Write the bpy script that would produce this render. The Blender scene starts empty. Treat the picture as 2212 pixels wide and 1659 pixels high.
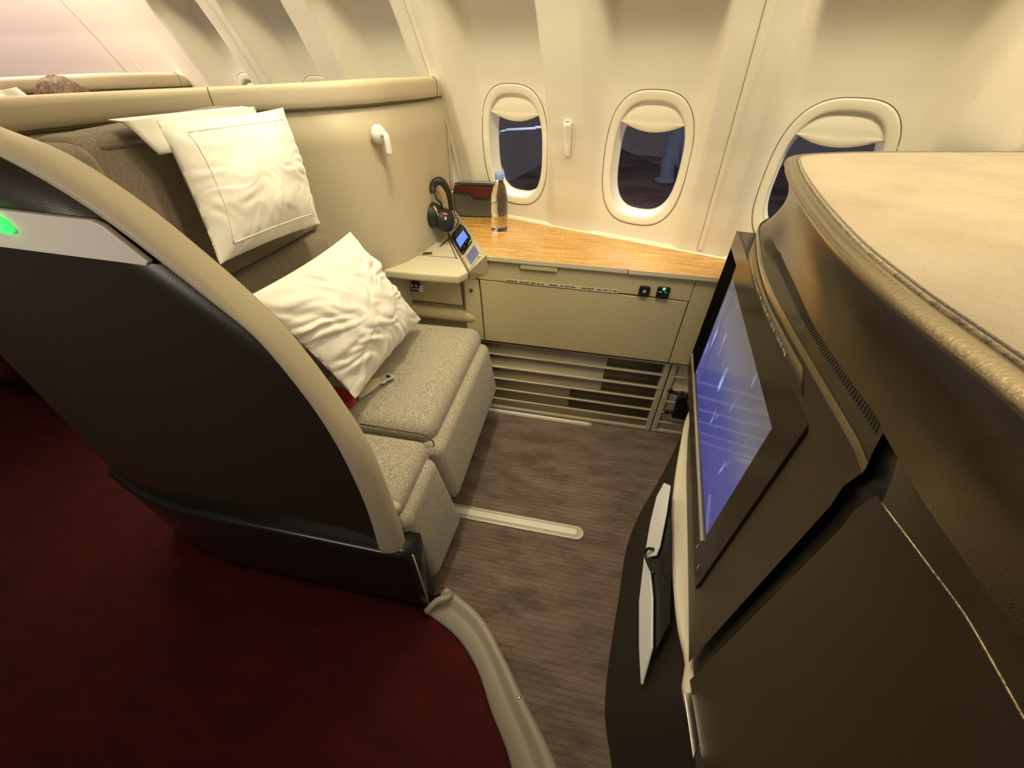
import bpy, bmesh, math, random
from mathutils import Vector, Matrix, noise
random.seed(4)
SC = bpy.context.scene
COL = SC.collection
# ---------------------------------------------------------------- camera
W, H, F = 2212, 1659, 850.0
CAMZ = 1.3
AX = Vector((0.9808165147, 0.1344346374, -0.1411605211))   # suite axes seen in camera space (right, down, forward)
AY = Vector((0.194298058, -0.6158001646, 0.7635695266))
AZ = Vector((0.0157235203, -0.7763488169, -0.6301073602))
cam_d = bpy.data.cameras.new('camera'); cam = bpy.data.objects.new('camera', cam_d); COL.objects.link(cam)
right = Vector((AX[0], AY[0], AZ[0])); down = Vector((AX[1], AY[1], AZ[1])); fwd = Vector((AX[2], AY[2], AZ[2]))
m = Matrix(((right[0], -down[0], -fwd[0], 0), (right[1], -down[1], -fwd[1], 0), (right[2], -down[2], -fwd[2], CAMZ), (0, 0, 0, 1)))
cam.matrix_world = m
cam_d.sensor_width = 36; cam_d.sensor_fit = 'HORIZONTAL'; cam_d.lens = F / W * 36; cam_d.clip_start = 0.02
SC.camera = cam
SC.view_settings.view_transform = 'Standard'; SC.view_settings.look = 'None'
SC.view_settings.gamma = 1; SC.view_settings.use_curve_mapping = False
SC.view_settings.exposure = 0.0
# ---------------------------------------------------------------- world (night outside)
wd = bpy.data.worlds.new('night'); SC.world = wd; wd.use_nodes = True
wd.node_tree.nodes['Background'].inputs[0].default_value = (0.16, 0.135, 0.15, 1)
wd.node_tree.nodes['Background'].inputs[1].default_value = 0.35
# ---------------------------------------------------------------- lights
G = Vector((0.9478769, -0.3186366, 0)); N = Vector((0.3186366, 0.9478769, 0))   # along the fuselage / towards the side wall
def UW(u, w, z=0.0): return G * u + N * w + Vector((0, 0, z))
def area(name, loc, target, sx, sy, power, color, spread=180):
    l = bpy.data.lights.new(name, 'AREA'); l.shape = 'RECTANGLE'; l.size = sx; l.size_y = sy; l.energy = power; l.color = color
    l.spread = math.radians(spread)
    o = bpy.data.objects.new(name, l); COL.objects.link(o); o.location = loc
    z = (Vector(loc) - Vector(target)).normalized(); x = G.copy(); y = z.cross(x).normalized(); x = y.cross(z).normalized()
    o.matrix_world = Matrix(((x[0], y[0], z[0], loc[0]), (x[1], y[1], z[1], loc[1]), (x[2], y[2], z[2], loc[2]), (0, 0, 0, 1)))
    return o
def spot(name, loc, target, power, color, size=60, blend=.6, rad=.03):
    l = bpy.data.lights.new(name, 'SPOT'); l.energy = power; l.color = color; l.spot_size = math.radians(size); l.spot_blend = blend; l.shadow_soft_size = rad
    o = bpy.data.objects.new(name, l); COL.objects.link(o); o.location = loc
    o.rotation_euler = (Vector(target) - Vector(loc)).to_track_quat('-Z', 'Y').to_euler(); return o
WARM = (1.0, 0.85, 0.55); PEACH = (1.0, 0.80, 0.62)
area('cove_light', UW(-.9, .62, 2.12), UW(-.9, 1.5, 1.1), 5.0, .12, 44, WARM, 150)
area('cove_light_aft', UW(-4.9, .70, 2.1), UW(-4.9, 1.5, 1.3), 4.6, .12, 80, (1.0, .74, .68), 150)
area('cove_light_forward', UW(1.2, .55, 2.12), UW(1.1, 1.1, 1.1), 1.6, .2, 7, PEACH, 140)
spot('overhead_light_window', (-.30, 1.10, 2.05), (-.40, 1.52, .8), 30, (1.0, .90, .56), 62, .9)
spot('overhead_light_seat', (-.35, .95, 2.1), (-.60, 1.0, .6), 34, (1.0, .90, .62), 58, .9)
area('aisle_light', (-.3, -.9, 2.15), (-.3, -.2, 0), 2.5, .2, 1.3, (1.0, .80, .6), 120)
area('plate_fill_light', (-1.5, -1.4, 1.55), (-1.0, .44, 1.15), .9, .25, 3.4, (1.0, .88, .72), 70)  # unseen fill added from the aisle side to brighten the pale plate
spot('footwell_fill_spot', (-.42, .62, 2.05), (.33, .55, .3), 22, (1.0, .90, .68), 40, .8)  # added fill spot that brightens the lip and magazine, no known fitting
# ---------------------------------------------------------------- helpers
def ray(px, py):
    v = Vector((px - 1106.0, py - 829.5, F)); return Vector((AX.dot(v), AY.dot(v), AZ.dot(v)))
def P(px, py, z=None, x=None, y=None, pl=None):
    """Where the sight line of a photo pixel meets a measured plane of the cabin."""
    r = ray(px, py); O = Vector((0, 0, CAMZ))
    if z is not None: t = (z - CAMZ) / r.z
    elif x is not None: t = x / r.x
    elif y is not None: t = y / r.y
    else: t = (pl[0] - O).dot(pl[1]) / r.dot(pl[1])
    return O + r * t
def link(o, parent=None):
    COL.objects.link(o)
    if parent is not None: o.parent = parent
    return o
def tag(o, label=None, cat=None, group=None, kind=None):
    if label: o['label'] = label
    if cat: o['category'] = cat
    if group: o['group'] = group
    if kind: o['kind'] = kind
    return o
GROUPS = {'pillow': 'white pillows on the seat', 'louvred_vent_panel': 'louvred panels at the foot of the console', 'power_socket': 'sockets in the console front', 'jack_socket': 'sockets in the console front', 'recliner': 'seats along the windows', 'suite_shell': 'seat shells along the windows'}
def root_of(parent):
    off = Vector((0, 0, 0))
    while parent is not None: off = off + parent.location; parent = parent.parent
    return off
def empty(name, loc, label, cat, group=None):
    o = bpy.data.objects.new(name, None); o.location = loc; o.empty_display_size = .05; COL.objects.link(o)
    bpy.context.view_layer.update()
    return tag(o, label, cat, group or GROUPS.get(name))
def mesh(name, verts, faces, mat, parent=None, smooth=True, mats=None, fm=None):
    me = bpy.data.meshes.new(name)
    off = root_of(parent)
    me.from_pydata([Vector(v) - off for v in verts], [], faces)
    bm = bmesh.new(); bm.from_mesh(me); bmesh.ops.recalc_face_normals(bm, faces=bm.faces); bm.to_mesh(me); bm.free()
    for mm in (mats or [mat]): me.materials.append(mm)
    if fm:
        for p, i in zip(me.polygons, fm): p.material_index = i
    if smooth:
        for p in me.polygons: p.use_smooth = True
    o = bpy.data.objects.new(name, me); link(o, parent)
    # sub-parts are nested: keep every parent's origin where it stands
    return o
def sub(o, levels=2):
    s = o.modifiers.new('s', 'SUBSURF'); s.levels = levels; s.render_levels = levels; return o
def bev(o, w=.005, seg=3, angle=30):
    b = o.modifiers.new('b', 'BEVEL'); b.width = w; b.segments = seg; b.limit_method = 'ANGLE'; b.angle_limit = math.radians(angle)
    b.harden_normals = False
    w2 = o.modifiers.new('wn', 'WEIGHTED_NORMAL'); w2.keep_sharp = True
    return o
def solid(o, t, offset=-1):
    s = o.modifiers.new('so', 'SOLIDIFY'); s.thickness = t; s.offset = offset; return o
def crom(p0, p1, p2, p3, t):
    return .5 * ((2 * p1) + (p2 - p0) * t + (2 * p0 - 5 * p1 + 4 * p2 - p3) * t * t + (3 * p1 - p0 - 3 * p2 + p3) * t ** 3)
def smooth_line(pts, n):
    pts = [Vector(p) for p in pts]; ext = [2 * pts[0] - pts[1]] + pts + [2 * pts[-1] - pts[-2]]
    dense = []
    for i in range(1, len(ext) - 2):
        for k in range(24): dense.append(crom(ext[i - 1], ext[i], ext[i + 1], ext[i + 2], k / 24))
    dense.append(pts[-1].copy())
    L = [0]
    for a, b in zip(dense, dense[1:]): L.append(L[-1] + (b - a).length)
    out = []; j = 0
    for k in range(n):
        s = L[-1] * k / (n - 1)
        while j < len(L) - 2 and L[j + 1] < s: j += 1
        t = 0 if L[j + 1] == L[j] else (s - L[j]) / (L[j + 1] - L[j])
        out.append(dense[j].lerp(dense[j + 1], min(1, max(0, t))))
    return out
def grid_faces(nr, nc, wrap_c=False, wrap_r=False):
    f = []
    for i in range(nr if wrap_r else nr - 1):
        for j in range(nc if wrap_c else nc - 1):
            a = i * nc + j; b = i * nc + (j + 1) % nc; c = ((i + 1) % nr) * nc + (j + 1) % nc; d = ((i + 1) % nr) * nc + j
            f.append((a, b, c, d))
    return f
def loft(name, rows, mat, parent=None, caps=False, closed=False, smooth=True):
    nc = len(rows[0]); v = [p for r in rows for p in r]
    f = grid_faces(len(rows), nc, wrap_c=False, wrap_r=closed)
    if caps and closed:
        f.append(tuple(i * nc for i in range(len(rows)))); f.append(tuple(i * nc + nc - 1 for i in reversed(range(len(rows)))))
    return mesh(name, v, f, mat, parent, smooth)
def prism(name, poly, vec, mat, parent=None, bevel=0, smooth=False, seg=3):
    n = len(poly); vec = Vector(vec); v = [Vector(p) for p in poly] + [Vector(p) + vec for p in poly]
    f = [tuple(range(n)), tuple(range(2 * n - 1, n - 1, -1))] + [(i, (i + 1) % n, n + (i + 1) % n, n + i) for i in range(n)]
    o = mesh(name, v, f, mat, parent, smooth)
    if bevel:
        for p in o.data.polygons: p.use_smooth = True
        bev(o, bevel, seg)
    return o
def hexa(name, b, t, mat, parent=None, bevel=.01, seg=4):
    """box from four bottom and four top corners"""
    v = [Vector(p) for p in list(b) + list(t)]
    f = [(0, 3, 2, 1), (4, 5, 6, 7), (0, 1, 5, 4), (1, 2, 6, 5), (2, 3, 7, 6), (3, 0, 4, 7)]
    o = mesh(name, v, f, mat, parent, True)
    if bevel: bev(o, bevel, seg)
    return o
def box(name, x0, x1, y0, y1, z0, z1, mat, parent=None, bevel=.004, seg=3):
    return hexa(name, [(x0, y0, z0), (x1, y0, z0), (x1, y1, z0), (x0, y1, z0)], [(x0, y0, z1), (x1, y0, z1), (x1, y1, z1), (x0, y1, z1)], mat, parent, bevel, seg)
def frames(path):
    out = []; up = Vector((0, 0, 1))
    t0 = (path[1] - path[0]).normalized()
    if abs(t0.z) > .95: up = Vector((1, 0, 0))
    s = t0.cross(up).normalized()
    for i, p in enumerate(path):
        a = path[max(0, i - 1)]; b = path[min(len(path) - 1, i + 1)]; t = (b - a).normalized()
        s = (s - t * s.dot(t)).normalized(); out.append((p, s, s.cross(t).normalized() * -1))
    return out
def tube(name, path, r, mat, parent=None, seg=12, sx=1, sy=1, caps=True):
    path = [Vector(p) for p in path]; v = []; n = len(path)
    for i, (p, s, u) in enumerate(frames(path)):
        rr = r[i] if isinstance(r, (list, tuple)) else r
        for k in range(seg):
            a = 2 * math.pi * k / seg; v.append(p + s * math.cos(a) * rr * sx + u * math.sin(a) * rr * sy)
    f = grid_faces(n, seg, wrap_c=True)
    if caps: f += [tuple(range(seg)), tuple(range((n - 1) * seg, n * seg))]
    return mesh(name, v, f, mat, parent)
def lathe(name, base, prof, mat, parent=None, seg=28, axis=Vector((0, 0, 1))):
    axis = Vector(axis).normalized(); a = axis.orthogonal().normalized(); b = axis.cross(a); v = []; f = []
    for (r, h) in prof:
        for k in range(seg):
            t = 2 * math.pi * k / seg; v.append(Vector(base) + axis * h + (a * math.cos(t) + b * math.sin(t)) * r)
    f = grid_faces(len(prof), seg, wrap_c=True)
    f.append(tuple(range(seg))); f.append(tuple(range((len(prof) - 1) * seg, len(prof) * seg)))
    return mesh(name, v, f, mat, parent)
def super_ring(a, b, p=2.8, n=64):
    out = []
    for k in range(n):
        t = 2 * math.pi * k / n; c, s = math.cos(t), math.sin(t)
        out.append((a * math.copysign(abs(c) ** (2 / p), c), b * math.copysign(abs(s) ** (2 / p), s)))
    return out
def text(name, body, origin, ux, uy, size, mat, parent=None, extrude=.0003, align='LEFT'):
    c = bpy.data.curves.new(name, 'FONT'); c.body = body; c.size = size; c.extrude = extrude; c.align_x = align
    c.materials.append(mat); o = bpy.data.objects.new(name, c); COL.objects.link(o)
    ux = Vector(ux).normalized(); uy = Vector(uy); uy = (uy - ux * uy.dot(ux)).normalized(); uz = ux.cross(uy)
    off = root_of(parent)
    o.matrix_local = Matrix(((ux[0], uy[0], uz[0], origin[0] - off[0]), (ux[1], uy[1], uz[1], origin[1] - off[1]), (ux[2], uy[2], uz[2], origin[2] - off[2]), (0, 0, 0, 1)))
    if parent is not None: o.parent = parent
    return o
# ---------------------------------------------------------------- materials
def mat(name, col, rough=.5, metal=0, coat=0, bump=None, noise_col=None, emit=None, ior=1.45, sheen=0):
    """bump=(scale,strength[,stretch]); noise_col=(colour2, scale, low, high[,stretch])"""
    mt = bpy.data.materials.new(name); mt.use_nodes = True; nt = mt.node_tree; b = nt.nodes['Principled BSDF']
    b.inputs['Base Color'].default_value = (*col, 1); b.inputs['Roughness'].default_value = rough; b.inputs['Metallic'].default_value = metal
    b.inputs['Coat Weight'].default_value = coat; b.inputs['Coat Roughness'].default_value = .12; b.inputs['IOR'].default_value = ior
    b.inputs['Sheen Weight'].default_value = sheen
    tc = nt.nodes.new('ShaderNodeTexCoord')
    def noi(scale, stretch=None, detail=6):
        mp = nt.nodes.new('ShaderNodeMapping'); nt.links.new(tc.outputs['Object'], mp.inputs[0])
        if stretch: mp.inputs['Scale'].default_value = stretch
        n = nt.nodes.new('ShaderNodeTexNoise'); n.inputs['Scale'].default_value = scale; n.inputs['Detail'].default_value = detail
        nt.links.new(mp.outputs[0], n.inputs['Vector']); return n
    if noise_col:
        n = noi(noise_col[1], noise_col[4] if len(noise_col) > 4 else None)
        r = nt.nodes.new('ShaderNodeValToRGB'); r.color_ramp.elements[0].position = noise_col[2]; r.color_ramp.elements[1].position = noise_col[3]
        r.color_ramp.elements[0].color = (*col, 1); r.color_ramp.elements[1].color = (*noise_col[0], 1)
        nt.links.new(n.outputs[0], r.inputs[0]); nt.links.new(r.outputs[0], b.inputs['Base Color'])
    if bump:
        n = noi(bump[0], bump[2] if len(bump) > 2 else None, 4); bp = nt.nodes.new('ShaderNodeBump'); bp.inputs['Strength'].default_value = bump[1]
        bp.inputs['Distance'].default_value = bump[3] if len(bump) > 3 else .002
        nt.links.new(n.outputs[0], bp.inputs['Height']); nt.links.new(bp.outputs[0], b.inputs['Normal'])
    if emit:
        b.inputs['Emission Color'].default_value = (*emit[0], 1); b.inputs['Emission Strength'].default_value = emit[1]
    return mt
M = {}
M['wall'] = mat('wall_plastic', (.73, .70, .59), .55, bump=(700, .12))
M['frame'] = mat('window_trim_plastic', (.76, .72, .58), .38)
M['cream'] = mat('cream_shell', (.54, .47, .33), .45, bump=(900, .15))
M['console'] = mat('console_plastic', (.48, .42, .25), .45, bump=(900, .12))
M['console_lt'] = mat('console_top_plastic', (.55, .50, .36), .4)
M['slat'] = mat('louvre_plastic', (.50, .44, .32), .45)
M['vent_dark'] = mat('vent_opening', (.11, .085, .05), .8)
M['dark_slot'] = mat('dark_recess', (.05, .042, .03), .8)
M['line2'] = mat('fine_seam', (.33, .28, .19), .7)
M['line'] = mat('seam_shadow_gap', (.10, .075, .035), .8)
M['fabric'] = mat('heather_fabric', (.16, .14, .105), .95, noise_col=((.52, .47, .365), 330, .32, .64), bump=(500, .5), sheen=.2)
M['fabric_dk'] = mat('backrest_fabric', (.145, .12, .088), .95, noise_col=((.34, .285, .21), 240, .3, .7, (1, 1, 4)), bump=(400, .5), sheen=.2)
M['fabric_mid'] = mat('wing_fabric', (.17, .145, .11), .95, noise_col=((.34, .29, .22), 260, .3, .7), bump=(400, .5), sheen=.2)
M['linen'] = mat('white_linen', (.86, .83, .74), .85, bump=(26, .25), sheen=.1)
M['linen2'] = mat('white_linen_smooth', (.86, .83, .76), .85, bump=(60, .2))
M['shell_dark'] = mat('dark_laminate', (.028, .023, .013), .32, bump=(500, .15))
M['plinth'] = mat('dark_plinth', (.014, .012, .011), .25, coat=.3)
M['plate'] = mat('white_plate', (.86, .82, .72), .4)
M['bronze'] = mat('bronze_laminate', (.16, .125, .08), .20, metal=.75, bump=(800, .12))
M['bronze_rim'] = mat('bronze_edge', (.36, .30, .21), .22, metal=.85, bump=(300, .25))
M['body'] = mat('brown_laminate', (.075, .055, .032), .40, bump=(500, .15))
M['body_lt'] = mat('olive_trim', (.17, .135, .075), .35, metal=.2)
M['gloss'] = mat('gloss_edge', (.050, .040, .022), .16, ior=1.38)
M['leather'] = mat('cream_leather', (.49, .42, .315), .42, bump=(95, 1.0, (1, 1, 1), .006), noise_col=((.38, .315, .23), 8, .35, .75))
M['bezel'] = mat('bezel_black', (.03, .022, .014), .22)
M['black'] = mat('black_plastic', (.012, .011, .010), .35)
M['recess_shade_black'] = mat('recess_shade_black', (.004, .004, .004), .9, ior=1.05)  # near-black that stands in for shade in the monitor recess
M['black_gloss'] = mat('black_gloss', (.006, .006, .007), .08)
M['leatherette'] = mat('black_padding', (.018, .016, .014), .5)
M['metal'] = mat('brushed_metal', (.72, .69, .60), .25, metal=1)
M['alu'] = mat('aluminium_rail', (.62, .60, .52), .38, metal=.55)
M['white_pl'] = mat('white_plastic', (.78, .76, .68), .35)
M['paper'] = mat('white_paper', (.90, .91, .92), .6)
M['red'] = mat('red_fabric', (.42, .035, .022), .8)
M['bagc'] = mat('bag_grey', (.085, .078, .062), .75, bump=(300, .3))
M['bag_top'] = mat('bag_top_grey', (.30, .29, .24), .7)
M['bag_red'] = mat('bag_maroon', (.085, .012, .008), .5)
M['card'] = mat('brown_card', (.045, .013, .008), .6)
M['ink'] = mat('dark_print', (.02, .014, .006), .7)
M['ink_lt'] = mat('light_print', (.75, .68, .45), .6)
M['green'] = mat('green_light', (.1, .9, .25), .4, emit=((.03, .8, .12), 1.3))
M['blue_scr'] = mat('blue_screen', (.05, .1, .3), .2, emit=((.13, .27, 1), 1.0))
M['grey_scr'] = mat('grey_screen', (.12, .13, .22), .25, emit=((.10, .11, .22), .55))
M['strap'] = mat('cream_webbing', (.66, .57, .40), .8, bump=(600, .5))
M['hair'] = mat('brown_hair', (.055, .03, .014), .6, noise_col=((.20, .115, .055), 60, .35, .7, (3, 3, .6)), bump=(160, 1))
M['skin'] = mat('skin', (.55, .33, .22), .5)
M['shirt'] = mat('navy_shirt', (.03, .035, .05), .9)
M['cap_blue'] = mat('bottle_cap', (.25, .36, .72), .35)
M['outside'] = mat('apron_concrete', (.34, .23, .19), .9, noise_col=((.16, .12, .12), .6, .4, .6))
M['steel'] = mat('bridge_steel', (.30, .33, .42), .5)
M['skirt'] = mat('skirt_laminate', (.030, .023, .014), .55)
M['lip'] = mat('pale_lip', (.74, .68, .52), .4)
# glass and clear plastic
def glass(name, col=(1, 1, 1), rough=0, ior=1.45):
    mt = bpy.data.materials.new(name); mt.use_nodes = True; b = mt.node_tree.nodes['Principled BSDF']
    b.inputs['Base Color'].default_value = (*col, 1); b.inputs['Transmission Weight'].default_value = 1; b.inputs['Roughness'].default_value = rough; b.inputs['IOR'].default_value = ior
    return mt
M['pane'] = glass('window_glass', (.9, .92, .95), 0, 1.2)
M['clear'] = glass('clear_bottle', (.97, .98, .97), .02, 1.33)
# wood
def wood():
    mt = mat('golden_wood', (.55, .26, .06), .22, coat=.5); nt = mt.node_tree; b = nt.nodes['Principled BSDF']
    tc = nt.nodes.new('ShaderNodeTexCoord'); mp = nt.nodes.new('ShaderNodeMapping'); mp.inputs['Scale'].default_value = (2.2, 42, 1); mp.inputs['Rotation'].default_value = (0, 0, .05)
    nt.links.new(tc.outputs['Object'], mp.inputs[0])
    n = nt.nodes.new('ShaderNodeTexNoise'); n.inputs['Scale'].default_value = 2.6; n.inputs['Detail'].default_value = 9; n.inputs['Roughness'].default_value = .68; nt.links.new(mp.outputs[0], n.inputs['Vector'])
    mp2 = nt.nodes.new('ShaderNodeMapping'); mp2.inputs['Scale'].default_value = (34, 5, 1); nt.links.new(tc.outputs['Object'], mp2.inputs[0])
    n2 = nt.nodes.new('ShaderNodeTexNoise'); n2.inputs['Scale'].default_value = 3; n2.inputs['Detail'].default_value = 5; nt.links.new(mp2.outputs[0], n2.inputs['Vector'])
    mx = nt.nodes.new('ShaderNodeMath'); mx.operation = 'MULTIPLY_ADD'; mx.inputs[1].default_value = .16; nt.links.new(n2.outputs[0], mx.inputs[0]); nt.links.new(n.outputs[0], mx.inputs[2])
    r = nt.nodes.new('ShaderNodeValToRGB'); e = r.color_ramp.elements; e[0].position = .42; e[0].color = (.30, .135, .025, 1); e[1].position = .76; e[1].color = (.84, .55, .18, 1)
    k = e.new(.57); k.color = (.56, .30, .06, 1)
    nt.links.new(mx.outputs[0], r.inputs[0]); nt.links.new(r.outputs[0], b.inputs['Base Color']); return mt
M['wood'] = wood()
# ribbed carpets
def carpet(name, c1, c2, c3, ribs=True):
    mt = mat(name, c1, .95, sheen=.3 if ribs else 0); nt = mt.node_tree; b = nt.nodes['Principled BSDF']; tc = nt.nodes.new('ShaderNodeTexCoord')
    mp = nt.nodes.new('ShaderNodeMapping'); mp.inputs['Scale'].default_value = (1.4, 4, 1); nt.links.new(tc.outputs['Object'], mp.inputs[0])
    n = nt.nodes.new('ShaderNodeTexNoise'); n.inputs['Scale'].default_value = 4; n.inputs['Detail'].default_value = 10; n.inputs['Roughness'].default_value = .7; nt.links.new(mp.outputs[0], n.inputs['Vector'])
    r = nt.nodes.new('ShaderNodeValToRGB'); e = r.color_ramp.elements; e[0].position = .38; e[0].color = (*c2, 1); e[1].position = .66; e[1].color = (*c3, 1); k = e.new(.5); k.color = (*c1, 1)
    nt.links.new(n.outputs[0], r.inputs[0])
    last = r.outputs[0]
    fn = nt.nodes.new('ShaderNodeTexNoise'); fn.inputs['Scale'].default_value = 260; nt.links.new(tc.outputs['Object'], fn.inputs['Vector'])
    bp = nt.nodes.new('ShaderNodeBump'); bp.inputs['Strength'].default_value = .7; bp.inputs['Distance'].default_value = .003
    if ribs:
        wv = nt.nodes.new('ShaderNodeTexWave'); wv.bands_direction = 'Y'; wv.inputs['Scale'].default_value = 19; wv.inputs['Distortion'].default_value = 1.6; wv.inputs['Detail'].default_value = 3; wv.inputs['Detail Scale'].default_value = 3
        nt.links.new(tc.outputs['Object'], wv.inputs['Vector'])
        wr = nt.nodes.new('ShaderNodeValToRGB'); wr.color_ramp.elements[0].position = 0; wr.color_ramp.elements[0].color = (.62, .58, .55, 1); wr.color_ramp.elements[1].position = .22; wr.color_ramp.elements[1].color = (1, 1, 1, 1)
        nt.links.new(wv.outputs[0], wr.inputs[0])
        mx = nt.nodes.new('ShaderNodeMix'); mx.data_type = 'RGBA'; mx.blend_type = 'MULTIPLY'; mx.inputs[0].default_value = .7
        nt.links.new(r.outputs[0], mx.inputs[6]); nt.links.new(wr.outputs[0], mx.inputs[7]); last = mx.outputs[2]
    nt.links.new(fn.outputs[0], bp.inputs['Height']); nt.links.new(bp.outputs[0], b.inputs['Normal'])
    nt.links.new(last, b.inputs['Base Color']); return mt
M['carpet'] = carpet('brown_carpet', (.165, .118, .092), (.105, .072, .054), (.22, .165, .13))
M['carpet_red'] = carpet('red_carpet', (.060, .0010, .0003), (.042, .0007, .0002), (.080, .0020, .0006), ribs=False)
def screen_mat():
    mt = mat('monitor_picture', (.01, .01, .02), .06); nt = mt.node_tree; b = nt.nodes['Principled BSDF']; tc = nt.nodes.new('ShaderNodeTexCoord')
    sep = nt.nodes.new('ShaderNodeSeparateXYZ'); nt.links.new(tc.outputs['UV'], sep.inputs[0])
    r = nt.nodes.new('ShaderNodeValToRGB'); e = r.color_ramp.elements; e[0].position = 0; e[0].color = (.055, .05, .24, 1); e[1].position = 1; e[1].color = (.14, .12, .115, 1)
    k = e.new(.45); k.color = (.075, .08, .25, 1); k = e.new(.72); k.color = (.15, .145, .20, 1); nt.links.new(sep.outputs[1], r.inputs[0])
    mp = nt.nodes.new('ShaderNodeMapping'); mp.inputs['Scale'].default_value = (11, 1.7, 1); mp.inputs['Rotation'].default_value = (0, 0, .22); nt.links.new(tc.outputs['UV'], mp.inputs[0])
    n = nt.nodes.new('ShaderNodeTexNoise'); n.inputs['Scale'].default_value = 1.5; n.inputs['Detail'].default_value = 5; nt.links.new(mp.outputs[0], n.inputs['Vector'])
    r2 = nt.nodes.new('ShaderNodeValToRGB'); e = r2.color_ramp.elements; e[0].position = .62; e[0].color = (0, 0, 0, 1); e[1].position = .78; e[1].color = (.42, .55, .95, 1); nt.links.new(n.outputs[0], r2.inputs[0])
    mx = nt.nodes.new('ShaderNodeMix'); mx.data_type = 'RGBA'; mx.blend_type = 'ADD'; mx.inputs[0].default_value = 1
    nt.links.new(r.outputs[0], mx.inputs[6]); nt.links.new(r2.outputs[0], mx.inputs[7]); nt.links.new(mx.outputs[2], b.inputs['Emission Color']); b.inputs['Emission Strength'].default_value = .95
    return mt
M['screen'] = screen_mat()

# ================================================================ THE CABIN SHELL
PITCH, U0 = .5243, -.893          # window spacing and the first window right of the seat
HW = .187                         # half width of a window bay
def lerp_tab(tab, z):
    for (a, va), (b, vb) in zip(tab, tab[1:]):
        if z <= b: t = max(0, (z - a) / (b - a)); return va + (vb - va) * t
    return tab[-1][1]
PIL = [(-.5, 1.60), (.70, 1.602), (.80, 1.595), (.95, 1.555), (1.1, 1.50), (1.25, 1.435), (1.4, 1.365), (1.55, 1.285), (1.75, 1.16), (2.0, .97), (2.3, .72)]
WIN = [(-.5, 1.618), (.70, 1.618), (.80, 1.612), (.95, 1.600), (1.1, 1.584), (1.25, 1.558), (1.4, 1.51), (1.5, 1.46), (1.6, 1.39), (1.75, 1.2), (2.3, .6)]
def wall_w(u, z):
    base = lerp_tab(PIL, z)
    du = (u - U0 + PITCH / 2) % PITCH - PITCH / 2
    if abs(du) < HW and z < 1.66 and u > -2.75:
        s = abs(du) / HW; d = lerp_tab(WIN, z) - base
        # the bay is arched at its top
        top = 1.585 - .11 * s ** 2.5
        k = max(0.0, min(1.0, (top - z) / .035))
        prof = 1 - max(0, (s - .74) / .26) ** 1.7
        return base + max(0, d) * prof * k
    return base
def wall_p(u, z, off=0.0): return UW(u, wall_w(u, z) - off, z)
AW, BW, ZC = .147, .210, 1.036    # window trim ellipse
wins = [U0 + PITCH * k for k in (-3, -2, -1, 0, 1, 2, 3)]
us = [];  u = -8.5
while u < 2.2: us.append(u); u += (.1 if u < -3.0 else .0125)
zs = [];  z = .0
while z < .7: zs.append(z); z += .1
while z < 2.26: zs.append(z); z += .0165
wv, wf = [], []
for z in zs:
    for u in us: wv.append(wall_p(u, z))
for i in range(len(zs) - 1):
    for j in range(len(us) - 1):
        uc = (us[j] + us[j + 1]) / 2; zc = (zs[i] + zs[i + 1]) / 2
        du = (uc - U0 + PITCH / 2) % PITCH - PITCH / 2
        if uc > wins[0] - .3 and (abs(du) / (AW - .014)) ** 2.8 + (abs(zc - ZC) / (BW - .014)) ** 2.8 < 1: continue
        a = i * len(us) + j; wf.append((a, a + 1, a + 1 + len(us), a + len(us)))
wall = mesh('wall_side', wv, wf, M['wall']); tag(wall, kind='structure')
# panel joints on the wall (thin raised strips that run up between window pairs)
def joint(idx, u, wd=.010, z0=.78, z1=2.2):
    zz = [z0 + (z1 - z0) * k / 40 for k in range(41)]
    rows = [[wall_p(u - wd, z, .000) for z in zz], [wall_p(u - wd * .5, z, .004) for z in zz], [wall_p(u + wd * .5, z, .004) for z in zz], [wall_p(u + wd, z, .000) for z in zz]]
    o = loft('trim_%d' % idx, rows, M['frame']); tag(o, kind='structure')
    zz2 = [[wall_p(u - wd * 1.12, z, .0006) for z in zz], [wall_p(u - wd * .9, z, .0012) for z in zz]]
    loft('joint_gap', zz2, M['line2'], o)
for i, k in enumerate((-2, 0, 2, 4)): joint(i + 1, U0 + PITCH * (k - .5))
joint(6, -3.42, .03); joint(7, -3.25, .008)
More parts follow.
